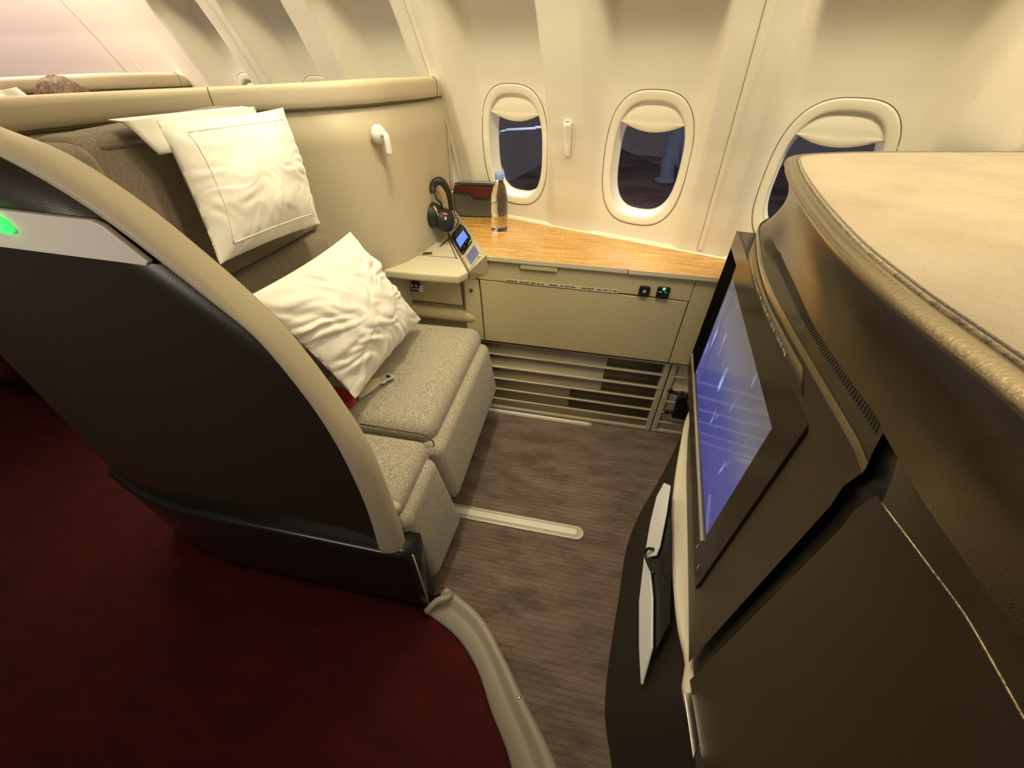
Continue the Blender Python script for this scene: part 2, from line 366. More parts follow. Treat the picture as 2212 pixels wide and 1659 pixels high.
# plane door surround far aft: a wide flat joint
# windows
def window(idx, uc):
    t = empty('window_%d' % idx, UW(uc, 1.6, ZC - BW), None, None); t['kind'] = 'structure'
    bw = lerp_tab(WIN, ZC); sl = (lerp_tab(WIN, ZC + .19) - lerp_tab(WIN, ZC - .19)) / .38
    def flat(du, dz, d): return UW(uc + du, lerp_tab(WIN, ZC + dz) + d, ZC + dz)
    o1 = super_ring(AW, BW); o2 = super_ring(AW - .004, BW - .004); oa = super_ring(AW - .006, BW - .006); ob = super_ring(AW - .019, BW - .022); o3 = super_ring(AW - .023, BW - .026); o4 = super_ring(AW - .026, BW - .030); o5 = super_ring(AW - .031, BW - .038); o6 = super_ring(AW - .037, BW - .045)
    def onwall(du, dz, d): return UW(uc + du, wall_w(uc + du, ZC + dz) + d, ZC + dz)
    n = len(o1)
    rows = [[onwall(a, b, .004) for a, b in o1], [onwall(a, b, -.001) for a, b in o1], [onwall(a, b, -.0028) for a, b in o2], [onwall(a, b, -.003) for a, b in oa], [flat(a, b, -.001) for a, b in ob], [flat(a, b, .0005) for a, b in o3], [flat(a, b, .004) for a, b in o4], [flat(a, b, .012) for a, b in o4]]
    v = [p for r in rows for p in r]; fr = mesh('window_frame', v, grid_faces(8, n, wrap_c=True), M['frame'], t)
    rows = [[onwall(a * 1.012, b * 1.009, -.0012) for a, b in o1], [onwall(a, b, -.0016) for a, b in o1]]
    mesh('frame_gap', [p for r in rows for p in r], grid_faces(2, n, wrap_c=True), M['line'], t)
    rows = [[flat(a, b, .010) for a, b in o4], [flat(a * 1.0, b * 1.0, .055) for a, b in o5], [flat(a, b, .062) for a, b in o6]]
    mesh('reveal', [p for r in rows for p in r], grid_faces(3, n, wrap_c=True), M['white_pl'], t)
    pane = [flat(a * 1.02, b * 1.02, .060) for a, b in o6]; mesh('pane', pane + [p + N * .003 for p in pane], [tuple(range(n)), tuple(range(2 * n - 1, n - 1, -1))] + [(i, (i + 1) % n, n + (i + 1) % n, n + i) for i in range(n)], M['pane'], t, smooth=False)
    mesh('inner_line', [flat(a * k, b * k, -.0004 + (k - 1) * .02) for k in (1.0, 1.010) for a, b in ob], grid_faces(2, n, wrap_c=True), M['line2'], t)
    # shade pulled a little way down, with its curved grip
    sh = []; nn = 20; rws = []
    A, B = AW - .026, BW - .029
    for r in range(9):
        row = []
        for k in range(nn + 1):
            s = -1 + 2 * k / nn; x = s * A
            ztop = B * (max(0, 1 - abs(s) ** 2.8)) ** (1 / 2.8); zb = .128 - .034 * (1 - s * s)
            ztop = max(ztop, zb)
            f = r / 8; zz = ztop + (zb - ztop) * f
            d = .016 - .006 * math.sin(math.pi * f) - (.010 * max(0, f - .7) / .3)
            if r == 8: d += .008
            row.append(flat(x, zz, d))
        rws.append(row)
    loft('window_shade', rws, M['frame'], t)
    return t
for i, uc in enumerate(wins): window(i + 1, uc)
# ceiling, floor
def slab(name, poly, z, mt, th=-.02):
    o = prism(name, [Vector((p[0], p[1], z)) for p in poly], (0, 0, th), mt); return o
c = slab('ceiling', [UW(-8.5, 1.0), UW(2.2, 1.0), UW(2.2, -1.6), UW(-8.5, -1.6)], 2.25, M['wall'], .02); tag(c, kind='structure')
f = slab('floor', [UW(-8.5, 1.64), UW(2.2, 1.64), UW(2.2, -1.6), UW(-8.5, -1.6)], -.004, M['carpet_red'], -.03); tag(f, kind='structure')
inner = [P(x, y, z=0) for x, y in [(970, 1278), (1040, 1340), (1090, 1430), (1128, 1510), (1200, 1659)]]
outer = [P(x, y, z=0) for x, y in [(918, 1322), (985, 1375), (1030, 1445), (1062, 1540), (1105, 1659)]]
inner = inner + [Vector((.19, .02, 0)), Vector((.33, -.25, 0))]; outer = outer + [Vector((.07, -.02, 0)), Vector((.22, -.35, 0))]
inn, out = smooth_line(inner, 40), smooth_line(outer, 40)
poly = inn + [Vector((2.0, -.5, 0)), UW(2.2, 1.6), UW(-5.0, 1.6), UW(-5.0, .6), Vector((-1.7, .70, 0)), Vector((-1.2, .50, 0)), Vector((-.4, .45, 0))]
f2 = slab('floor_suite', poly, .003, M['carpet'], -.006); tag(f2, kind='structure')
# threshold moulding between suite and aisle
t = empty('threshold_strip', (outer[0].x, outer[0].y, 0), 'curved off-white plastic threshold moulding on the floor between brown and red carpet', 'floor trim')
up = lambda p, h: Vector((p.x, p.y, h))
rows = [[up(p, 0) for p in out], [up(p.lerp(q, .04), .012) for p, q in zip(out, inn)], [up(p.lerp(q, .5), .016) for p, q in zip(out, inn)], [up(p.lerp(q, .62), .018) for p, q in zip(out, inn)], [up(p.lerp(q, .72), .034) for p, q in zip(out, inn)], [up(p.lerp(q, .9), .038) for p, q in zip(out, inn)], [up(q, .03) for q in inn], [up(q, .002) for q in inn]]
M['thresh'] = mat('threshold_plastic', (.36, .315, .235), .45)
loft('moulding', rows, M['thresh'], t)
endc = [P(920, 1322, z=.03), P(945, 1298, z=.05), P(968, 1290, z=.05), P(975, 1282, z=.03)]
tube('end_cap', smooth_line(endc, 12), .010, M['thresh'], t)
for s in (6, 14, 22): lathe('screw', inn[s].lerp(out[s], .12) + Vector((0, 0, .037)), [(.0035, 0), (.0035, .0012), (.001, .0016)], M['metal'], t, seg=12)
# floor rails
def rail(name, y, hw, x0, x1, label):
    r = empty(name, (x0, y, .003), label, 'floor rail', 'seat track covers in the suite carpet')
    def stad(h, z, xe):
        pts = [Vector((x0, y - h, z)), Vector((xe, y - h, z))]
        for k in range(1, 12): a = -math.pi / 2 + math.pi * k / 12; pts.append(Vector((xe + h * math.cos(a), y + h * math.sin(a), z)))
        return pts + [Vector((xe, y + h, z)), Vector((x0, y + h, z))]
    prism('cover', stad(hw, .003, x1), (0, 0, .005), M['alu'], r, .001)
    prism('groove', stad(hw * .72, .0082, x1 - .004), (0, 0, .0006), M['slat'], r)
    prism('insert', stad(hw * .45, .009, x1 - .01), (0, 0, .002), M['white_pl'], r)
rail('floor_rail', .79, .026, -.55, .098, 'pale metal track cover strip with rounded end in the middle of the brown carpet')
rail('floor_rail', 1.352, .013, -.42, .118, 'narrow metal track cover strip on the carpet at the foot of the louvred panel')

# ================================================================ SIDE CONSOLE
con = empty('side_console', (0, 1.40, 0), 'long cream console under the windows with drop-down panel and louvred base', 'console')
YF = 1.35
# body in three faces; the main flap sits proud of seams
wl = lambda x: (1.594 - .3186366 * x) / .9478769     # y of the wall at this x
body = [Vector((-.395, YF, .40)), Vector((1.0, YF, .40)), Vector((1.0, wl(1.0), .40)), Vector((-.395, wl(-.395), .40))]
prism('console_body', [Vector((-.385, YF + .004, .395)), Vector((.80, YF + .004, .395)), Vector((.80, 1.345, .395)), Vector((.62, wl(.62) + .02, .395)), Vector((-.385, wl(-.385), .395))][0:2] + [Vector((.80, 1.38, .395)), Vector((-.385, wl(-.385) , .395))], (0, 0, .36), M['line'], con)
def yface(name, pts, th, mt, bevel=.002, par=con, y=YF):
    return prism(name, [Vector((x, y + .012, z)) for x, z in pts], (0, -.012 - th, 0), mt, par, bevel)
yface('upper_fascia', [(-.385, .672), (.197, .6725), (.374, .668), (.374, .763), (-.385, .763)], .003, M['console'])
yface('lower_flap', [(-.367, .403), (.372, .403), (.372, .6655), (-.381, .6695), (-.376, .60), (-.371, .50)], .002, M['console'], .003)
yface('end_fascia', [(.3755, .403), (.80, .395), (.80, .763), (.376, .763)], .002, M['console'])
# pull slot below the worktop
box('pull_slot', -.225, -.094, YF - .0045, YF + .004, .737, .7615, M['dark_slot'], con, .001)
box('pull_lip', -.226, -.093, YF - .011, YF - .003, .731, .754, M['console'], con, .002)
# placard of fine print
pc = yface('placard', [(-.285, .6725), (.13, .6705), (.13, .683), (-.285, .684)], .0042, M['console_lt'], 0)
gv, gf = [], []
def add_box(v, f, x0, x1, y0, y1, z0, z1):
    q = len(v); v += [(x0, y0, z0), (x1, y0, z0), (x1, y1, z0), (x0, y1, z0), (x0, y0, z1), (x1, y0, z1), (x1, y1, z1), (x0, y1, z1)]
    f += [(q, q + 3, q + 2, q + 1), (q + 4, q + 5, q + 6, q + 7), (q, q + 1, q + 5, q + 4), (q + 1, q + 2, q + 6, q + 5), (q + 2, q + 3, q + 7, q + 6), (q + 3, q, q + 4, q + 7)]
for a, b in [(-.279, -.235), (-.228, -.214), (-.210, -.190), (-.186, -.168), (-.163, -.152), (-.148, -.135), (-.118, -.083), (-.078, -.066), (-.062, -.044), (-.040, -.022), (.0, .018), (.021, .043), (.056, .073), (.077, .094), (.098, .108), (.111, .127)]:
    k = 0; x = a
    while x < b - .003:
        hgt = (.0042, .005, .0038)[k % 3]
        add_box(gv, gf, x, x + .0024, YF - .0050, YF - .0040, .6765, .6765 + hgt); x += .0036; k += 1
mesh('fine_print', gv, gf, M['ink'], pc, False)
# sockets
so = empty('power_socket', (.279, YF - .003, .669), 'square black power socket with glowing green light in the console front', 'socket')
s1 = box('socket_plate', .258, .300, YF - .012, YF - .003, .671, .714, M['black'], so, .003)
for (x, z) in [(.270, .696), (.288, .696)]: box('slot_hole', x - .005, x + .005, YF - .0130, YF - .0118, z - .0014, z + .0014, M['alu'], s1, 0)
for z in (.688, .679): lathe('pin_hole', (.279, YF - .0118, z), [(.0028, 0), (.0028, .001)], M['black_gloss'], s1, 12, (0, -1, 0))
lathe('indicator_light', (.279, YF - .0118, .708), [(.0055, 0), (.005, .002), (.003, .0028)], M['green'], so, 16, (0, -1, 0))
kn = empty('jack_socket', (.216, YF - .003, .672), 'rounded dark jack socket left of the green-lit power socket', 'socket')
v = [Vector((.216 + a, YF - .003, .692 + b)) for a, b in super_ring(.0185, .0185, 5, 40)]
prism('housing', v, (0, -.010, 0), M['black'], kn, .002)
lathe('jack_hole', (.216, YF - .0128, .692), [(.0065, 0), (.005, .0014), (.002, .0014)], M['steel'], kn, 16, (0, -1, 0))
# corner column beside the seat, round the shelf end
yface('corner_panel', [(-.445, .40), (-.372, .40), (-.377, .50), (-.382, .60), (-.388, .668), (-.445, .668)], -.002, M['console'], .003)
lathe('release_button', (-.418, YF - .004 + .006, .622), [(.007, 0), (.006, .004), (.002, .005)], M['dark_slot'], con, 18, (0, -1, 0))
# kick panel: frame and louvres
YK = 1.372
kick = empty('louvred_vent_panel', (0, YK, 0.01), 'olive louvred air vent panel at the foot of the console, floor to flap', 'vent panel')
def kickpanel(x0, x1, par):
    bk = box('back_plate', x0, x1, YK + .008, YK + .016, .012, .388, M['slat'], par, 0)
    box('frame_top', x0, x1, YK - .006, YK + .018, .377, .399, M['slat'], par, .004)
    box('frame_bottom', x0, x1, YK - .004, YK + .018, .006, .022, M['slat'], par, .003)
    box('frame_side', x1 - .022, x1, YK - .0055, YK + .018, .006, .398, M['slat'], par, .004)
    for z in (.322, .254, .190, .128, .068):
        # each louvre: blade sloping down to the back
        pr = [(YK - .006, z + .004), (YK - .004, z + .007), (YK + .002, z + .006), (YK + .016, z - .012), (YK + .016, z - .018), (YK - .003, z - .003), (YK - .006, z)]
        prism('louvre', [Vector((x0, y, zz)) for y, zz in pr], (x1 - x0 - .012, 0, 0), M['slat'], par, .0012)
    return bk
kickpanel(-.50, .392, kick)
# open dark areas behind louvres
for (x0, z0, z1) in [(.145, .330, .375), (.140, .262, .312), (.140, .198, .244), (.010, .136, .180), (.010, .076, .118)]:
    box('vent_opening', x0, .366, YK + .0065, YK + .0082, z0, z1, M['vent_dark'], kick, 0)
kick2 = empty('louvred_vent_panel', (.6, YK, 0.01), 'narrow second louvred panel right of the first, half behind the monitor', 'vent panel')
kickpanel(.398, 1.0, kick2); box('frame_side', .397, .420, YK - .0055, YK + .018, .006, .398, M['slat'], kick2, .004)
# black latch bracket on the second louvre panel
lb = empty('latch_bracket', (.44, YK - .01, .10), 'small black plastic latch bracket with two arms on the right-hand louvres', 'latch')
q = [P(1448, 845, y=YK - .012), P(1462, 850, y=YK - .016), P(1476, 848, y=YK - .016)]; tube('upper_arm', smooth_line(q, 8), .007, M['black'], lb)
q = [P(1440, 890, y=YK - .012), P(1452, 890, y=YK - .016), P(1465, 880, y=YK - .018)]; tube('lower_arm', smooth_line(q, 8), .007, M['black'], lb)
prism('latch_body', [P(1462, 856, y=YK - .008), P(1484, 850, y=YK - .008), P(1484, 905, y=YK - .008), P(1450, 898, y=YK - .008)], (0, -.014, 0), M['black'], lb, .003)
for x, y in ((1448, 844), (1440, 889)): lathe('bolt', P(x, y, y=YK - .010), [(.011, 0), (.011, .006), (.006, .010)], M['black_gloss'], lb, 16, (0, -1, 0))

# worktop
ZT = .765
wt = empty('wooden_worktop', (0, 1.5, ZT - .004), 'glossy golden wood worktop tapering along the wall below the windows', 'worktop')
wp = [(-.385, YF - .006), (.85, YF - .006), (.85, wl(.85) - .0), (-.75, wl(-.75)), (-.66, 1.745)]
wp = [(-.352, 1.340), (.80, 1.338), (.80, 1.345), (-.62, wl(-.62) - .006), (-.60, 1.77)]
prism('top_board', [Vector((x, y, ZT - .012)) for x, y in [(-.352, 1.340), (.76, 1.338), (.745, wl(.745) - .003), (-.63, wl(-.63) - .003), (-.575, 1.745)]], (0, 0, .013), M['wood'], wt, .0015)
box('front_edge', -.355, .145, 1.3365, 1.340, .751, .767, M['console_lt'], wt, .001)
box('front_edge', .149, .76, 1.3345, 1.338, .751, .7665, M['console_lt'], wt, .001)
fl = prism('flap', [Vector((x, y, ZT + .001)) for x, y in [(-.328, 1.342), (.143, 1.342), (.143, 1.437), (-.333, 1.437)]], (0, 0, .0015), M['wood'], wt, .0005)
def strip(name, pts, r, mt, par): return tube(name, [Vector(p) for p in pts], r, mt, par, seg=8)
strip('flap_edging', [(-.329, 1.341, ZT + .0015), (-.334, 1.438, ZT + .0015)], .0016, M['console_lt'], fl)
strip('flap_edging', [(-.334, 1.438, ZT + .0015), (.144, 1.438, ZT + .0015)], .0016, M['console_lt'], fl)
strip('flap_edging', [(.144, 1.438, ZT + .0015), (.144, 1.341, ZT + .0015)], .0016, M['console_lt'], fl)
# sill ledge behind worktop, under the windows
led = []
ur = [(-1.9 + .02 * k) for k in range(141)]
rows = [[UW(u, 1.592, ZT - .012) for u in ur], [UW(u, 1.594, ZT + .003) for u in ur], [UW(u, wall_w(u, .785) + .002, ZT + .005 + .3 * max(0, wall_w(u, .785) - 1.597)) for u in ur]]
o = loft('trim_9', rows, M['frame']); tag(o, kind='structure')

# armrest shelf (storage) between seat and worktop
ar = empty('armrest_shelf', (-.55, 1.40, .44), 'cream armrest shelf with storage lid between seat and wooden worktop', 'armrest')
ZS = .705
shp = [P(1012, 586, z=ZS), Vector((-.445, 1.287, ZS)), Vector((-.60, 1.280, ZS)), Vector((-.83, 1.272, ZS)), Vector((-.83, 1.40, ZS)), Vector((-.80, 1.9, ZS)), Vector((-.62, 1.85, ZS)), P(958, 488, z=ZS)]
prism('shelf_top', shp, (0, 0, -.035), M['console_lt'], ar, .010, seg=4)
lid = [P(932, 514, z=ZS), P(966, 516, z=ZS), P(988, 558, z=ZS), P(901, 551, z=ZS)]
ld = prism('storage_lid', lid, (0, 0, .0025), M['console_lt'], ar, .001)
for a, b in zip(lid, lid[1:] + lid[:1]): strip('lid_gap', [a + Vector((0, 0, .0005)), b + Vector((0, 0, .0005))], .0011, M['line'], ld)
hd = [P(912, 550, z=ZS + .004), P(933, 549, z=ZS + .004), P(934, 545, z=ZS + .004), P(915, 545, z=ZS + .004)]
prism('finger_latch', hd, (0, 0, .001), M['dark_slot'], ld)
strip('lid_hinge', [P(969, 519, z=ZS + .002), P(986, 559, z=ZS + .002)], .002, M['dark_slot'], ld)
# recess below the shelf
yr = 1.372
box('recess_back', -.95, -.385, yr, yr + .012, .42, .675, M['console'], ar, .001)
pk = [P(850, 592, y=yr - .002), P(975, 603, y=yr - .002), P(979, 655, y=yr - .002), P(850, 651, y=yr - .002)]
pk = [Vector((-.80, yr - .002, .665)), Vector((-.464, yr - .002, .665)), Vector((-.458, yr - .002, .545)), Vector((-.80, yr - .002, .545))]
pd = prism('literature_pocket', pk, (0, -.006, 0), M['console'], ar, .002)
strip('pocket_gap', [Vector((-.461, yr - .010, .664)), Vector((-.455, yr - .010, .546))], .0022, M['line'], pd)
strip('pocket_gap', [Vector((-.80, yr - .008, .542)), Vector((-.456, yr - .008, .542))], .0022, M['line'], pd)
bol = smooth_line([(-.80, yr - .010, .500), (-.50, yr - .010, .500), (-.43, yr - .006, .498), (-.40, yr + .004, .49)], 20)
tube('armrest_bolster', bol, .026, M['console'], ar, seg=16, sx=.8)
# hanging card in the pocket
cd = empty('hanging_card', (-.60, yr - .01, .57), 'dark maroon card with small white characters hanging in pocket below shelf', 'card')
cq = [P(889, 600, y=yr - .014), P(908, 600, y=yr - .014), P(904, 630, y=yr - .014), P(887, 629, y=yr - .014)]
prism('card_face', cq, (0, .0015, 0), M['card'], cd)
dx = (cq[2] - cq[3]).normalized()
for r_, nn in ((0, 2), (1, 4)):
    for k in range(nn):
        w = .014 / nn + .002; bb = cq[3] + dx * (.006 + k * (.034 / nn)) + Vector((0, -.0008, .020 - r_ * .013))
        prism('print_mark', [bb, bb + dx * w, bb + dx * w * .8 + Vector((0, 0, .009 - r_ * .002)), bb + dx * w * .1 + Vector((0, 0, .009 - r_ * .002))], (0, .0005, 0), M['paper'], cd)
tg = mesh('paper_tag', [P(905, 617, y=yr - .012), P(913, 617, y=yr - .012), P(915, 631, y=yr - .012), P(904, 630, y=yr - .012)], [(0, 1, 2, 3)], M['paper'], None, False); solid(tg, .001)
tag(tg, 'small blank white paper tag beside the maroon card', 'tag')

# sloped control panel with handset and little display
A0, A1, A2, A3 = P(1013, 587, z=.706), P(1051, 551, z=.7745), P(990, 463, z=.7745), P(960, 489, z=.706)
nrm = (A1 - A0).cross(A3 - A0).normalized()
if nrm.z < 0: nrm = -nrm
cp = empty('control_panel', A0, 'narrow sloped cream control panel between armrest shelf and wooden worktop', 'control panel')
mesh('panel_body', [A0, A1, A2, A3, Vector((A0.x - .005, 1.350, .664)), Vector((A1.x, 1.350, .690)), A2 + Vector((0, 0, -.11)), A3 + Vector((0, 0, -.04))],
     [(0, 1, 2, 3), (0, 4, 5, 1), (1, 5, 6, 2), (2, 6, 7, 3), (3, 7, 4, 0), (4, 7, 6, 5)], M['console_lt'], cp, False)
def slopeq(pts, h=0): return [P(x, y, pl=(A0 + nrm * h, nrm)) for x, y in pts]
cz = lambda x, y: (900 + x / 7.54, 380 + y / 7.54)
strip('panel_gap', slopeq([cz(750, 1335), cz(850, 1545)], .0006) , .0009, M['line'], cp)
strip('panel_gap', slopeq([cz(850, 1545), cz(1070, 1255)], .0006), .0009, M['line'], cp)
gd = slopeq([cz(940, 1130), cz(1020, 1260), cz(885, 1450), cz(805, 1310)], .0005); prism('small_display', gd, nrm * .0012, M['grey_scr'], cp)
hs = empty('handset', slopeq([cz(750, 1030)])[0], 'black handset with lit blue screen docked in the sloped panel', 'handset')
hq = slopeq([cz(735, 790), cz(800, 850), cz(905, 1020), cz(905, 1075), cz(770, 1280), cz(735, 1270), cz(590, 1010), cz(600, 970)], .0008)
prism('handset_body', hq, nrm * .009, M['black_gloss'], hs, .002)
bq = slopeq([cz(760, 880), cz(835, 990), cz(710, 1170), cz(640, 1040)], .0101); prism('screen', bq, nrm * .0006, M['blue_scr'], hs)
for x, y in ((745, 862), (650, 975), (845, 1015), (765, 1240), (800, 1085), (820, 1065), (780, 1150), (860, 1050)):
    lathe('button', slopeq([cz(x, y)], .0098)[0], [(.0022, 0), (.0018, .0008), (.0008, .001)], M['alu'], hs, 12, nrm)
strip('side_trim', slopeq([cz(885, 990), cz(890, 1040), cz(830, 1130)], .011), .0011, M['alu'], hs)
bb_ = [Vector((A2.x - .02, A2.y + .0, .705))]
prism('rear_fillet', [A3 + Vector((0, 0, -.001)), A2, A2 + Vector((-.03, .12, 0)), A3 + Vector((-.03, .10, 0))], (0, 0, -.03), M['console_lt'], cp, .002)

# bottle
bp_ = P(1079, 496, z=ZT + .003)
def lathe_thing(): pass
bt = empty('water_bottle', bp_, 'clear plastic water bottle with pale blue cap standing on the wooden worktop', 'bottle')
prof = [(.001, .004), (.020, .001), (.030, 0), (.0325, .004), (.0332, .012), (.0332, .060), (.0325, .063), (.0332, .066), (.0332, .100), (.0325, .103), (.0332, .106), (.0330, .122), (.0305, .14), (.0235, .165), (.0160, .182), (.0140, .190), (.0140, .198)]
bo = lathe('bottle_body', bp_, prof, M['clear'], bt, 40)
lathe('cap', bp_, [(.0165, .192), (.0172, .194), (.0172, .210), (.0158, .213), (.001, .2135)], M['cap_blue'], bt, 32)
lathe('neck_ring', bp_, [(.0165, .1885), (.0178, .1895), (.0178, .1915), (.0165, .192)], M['cap_blue'], bt, 32)

# amenity bag
bl, br = P(985, 467, z=ZT + .002), P(1072, 470, z=ZT + .002)
ag = empty('amenity_bag', bl, 'grey zipped amenity bag with maroon band standing behind the bottle on the worktop', 'bag')
bx = (br - bl); bw_ = bx.length + .03; bx.normalize(); by = Vector((-bx.y, bx.x, 0)); bh = .135; bd = .060
def bagp(s, t_, d): return bl - bx * .004 + bx * (s * bw_) + by * d + Vector((0, 0, t_ * bh))
def bag_section(d, k):
    pts = []
    for a, b in super_ring(.5, .5, 6, 48): pts.append(bagp(.5 + a * k, .5 + b * k, d))
    return pts
rows = [bag_section(0.004, .93), bag_section(-.001, .975), bag_section(.006, 1.0), bag_section(bd - .006, 1.0), bag_section(bd + .001, .975), bag_section(bd - .004, .93)]
v = [p for r in rows for p in r]; ff = grid_faces(6, 48, wrap_c=True) + [tuple(range(48)), tuple(range(5 * 48, 6 * 48))]
bgo = mesh('bag_body', v, ff, M['bagc'], ag)
rows = [[bagp(.5 + a * 1.006, .5 + b * 1.006, d) for a, b in super_ring(.5, .5, 6, 48)] for d in (.014, bd - .010)]
sel = [k for k in range(48) if super_ring(.5, .5, 6, 48)[k][1] > .28]
sel.sort(key=lambda k: super_ring(.5, .5, 6, 48)[k][0])
o = loft('gusset', [[rows[0][k] for k in sel], [rows[1][k] for k in sel]], M['bag_top'], ag); solid(o, .003)
o = mesh('maroon_band', [bagp(.05, .94, -.0035), bagp(.97, .94, -.0035), bagp(.985, .80, -.0035), bagp(.98, .745, -.0035), bagp(.80, .745, -.0035), bagp(.70, .60, -.0035), bagp(.43, .60, -.0035), bagp(.34, .745, -.0035), bagp(.03, .745, -.0035), bagp(.015, .82, -.0035)], [tuple(range(10))], M['bag_red'], ag, False); solid(o, .002)
tube('zip', smooth_line([bagp(.02, .80, .006), bagp(.04, .95, .006), bagp(.10, 1.0, .006), bagp(.9, 1.0, .006), bagp(.98, .93, .006)], 24), .0022, M['black'], ag, seg=8)
tube('zip_pull', [bagp(.02, .80, .006), bagp(-.03, .74, .0), bagp(-.02, .68, -.004)], .003, M['metal'], ag, seg=8)

# headphones resting in the corner of the shelf
hp = empty('headphones', P(948, 498, z=ZS), 'black over-ear headphones with cable resting in the shelf corner by the shell', 'headphones')
yh = 1.60
hx = lambda x, y, d=0: P(900 + x / 7.54, 380 + y / 7.54, y=yh + d)
band = smooth_line([hx(270, 270, -.03), hx(262, 170, -.02), hx(320, 95, -.01), hx(400, 90, 0), hx(480, 190, .01), hx(530, 330, .015), hx(560, 500, .02), hx(560, 560, .02)], 40)
rr = [.011 + .004 * math.sin(math.pi * min(1, k / 24)) for k in range(40)]
tube('headband', band, rr, M['leatherette'], hp, 16, sx=1.0, sy=.6)
tube('slider', smooth_line([hx(300, 290, -.03), hx(330, 380, -.035), hx(400, 450, -.03), hx(410, 540, -.02)], 16), .0035, M['black_gloss'], hp, 10)
def earcup(c, ax, s, nm):
    ax = Vector(ax).normalized()
    o = lathe(nm, c, [(.010 * s, -.014 * s), (.030 * s, -.016 * s), (.040 * s, -.008 * s), (.043 * s, .004 * s), (.038 * s, .012 * s), (.034 * s, .018 * s), (.022 * s, .026 * s), (.004 * s, .028 * s)], M['leatherette'], hp, 32, ax); return o
e1 = earcup(hx(275, 640, -.03), (.72, -.65, .28), 1.12, 'ear_cup'); e2 = earcup(hx(455, 720, -.02), (.85, -.45, .3), 1.08, 'ear_cup')
tube('silver_band', smooth_line([hx(280, 490, -.075), hx(320, 560, -.085), hx(350, 640, -.085)], 10), .0032, M['metal'], hp, 10)
strip('marking', [hx(430, 610, -.085), hx(500, 630, -.080)], .0035, mat('pink_mark', (.75, .22, .2), .5), hp)
strip('marking', [hx(470, 670, -.085), hx(475, 720, -.085)], .003, M['paper'], hp)
cab = smooth_line([P(945, 478, z=.76), P(965, 500, z=.735), P(984, 490, z=.75), P(990, 476, z=.77), P(984, 470, z=.78), P(974, 480, z=.765), P(975, 492, z=.745), P(968, 500, z=.73), P(972, 512, z=.715), P(962, 522, z=.712), P(953, 530, z=.711)], 80)
tube('cable', cab, .0022, M['black'], hp, 8)
lathe('jack_plug', P(952, 531, z=.711), [(.0028, 0), (.0028, .010), (.0016, .012), (.0016, .020)], M['metal'], hp, 12, (P(948, 534, z=.711) - P(953, 530, z=.711)))

# phone cradle / wall coat hook between the windows
ch = empty('wall_holder', wall_p(U0 + PITCH * .5, 1.03), 'slim off-white tube holder mounted on the wall between two windows', 'wall holder')
cbase = [wall_p(U0 + PITCH * .5, z, .014) for z in (1.035, 1.045, 1.07, 1.10, 1.135, 1.142)]
cbase = [P(1226, 341, pl=(cbase[0], N)), P(1226, 332, pl=(cbase[1], N)), P(1226, 310, pl=(cbase[2], N)), P(1226, 285, pl=(cbase[3], N)), P(1226, 268, pl=(cbase[4], N)), P(1226, 262, pl=(cbase[5], N))]
tube('holder_tube', cbase, [.006, .009, .0115, .013, .0145, .013], M['white_pl'], ch, 20)
lathe('opening', cbase[-1] + Vector((0, 0, .0004)), [(.010, 0), (.009, .001), (.002, .001)], M['slat'], ch, 20)

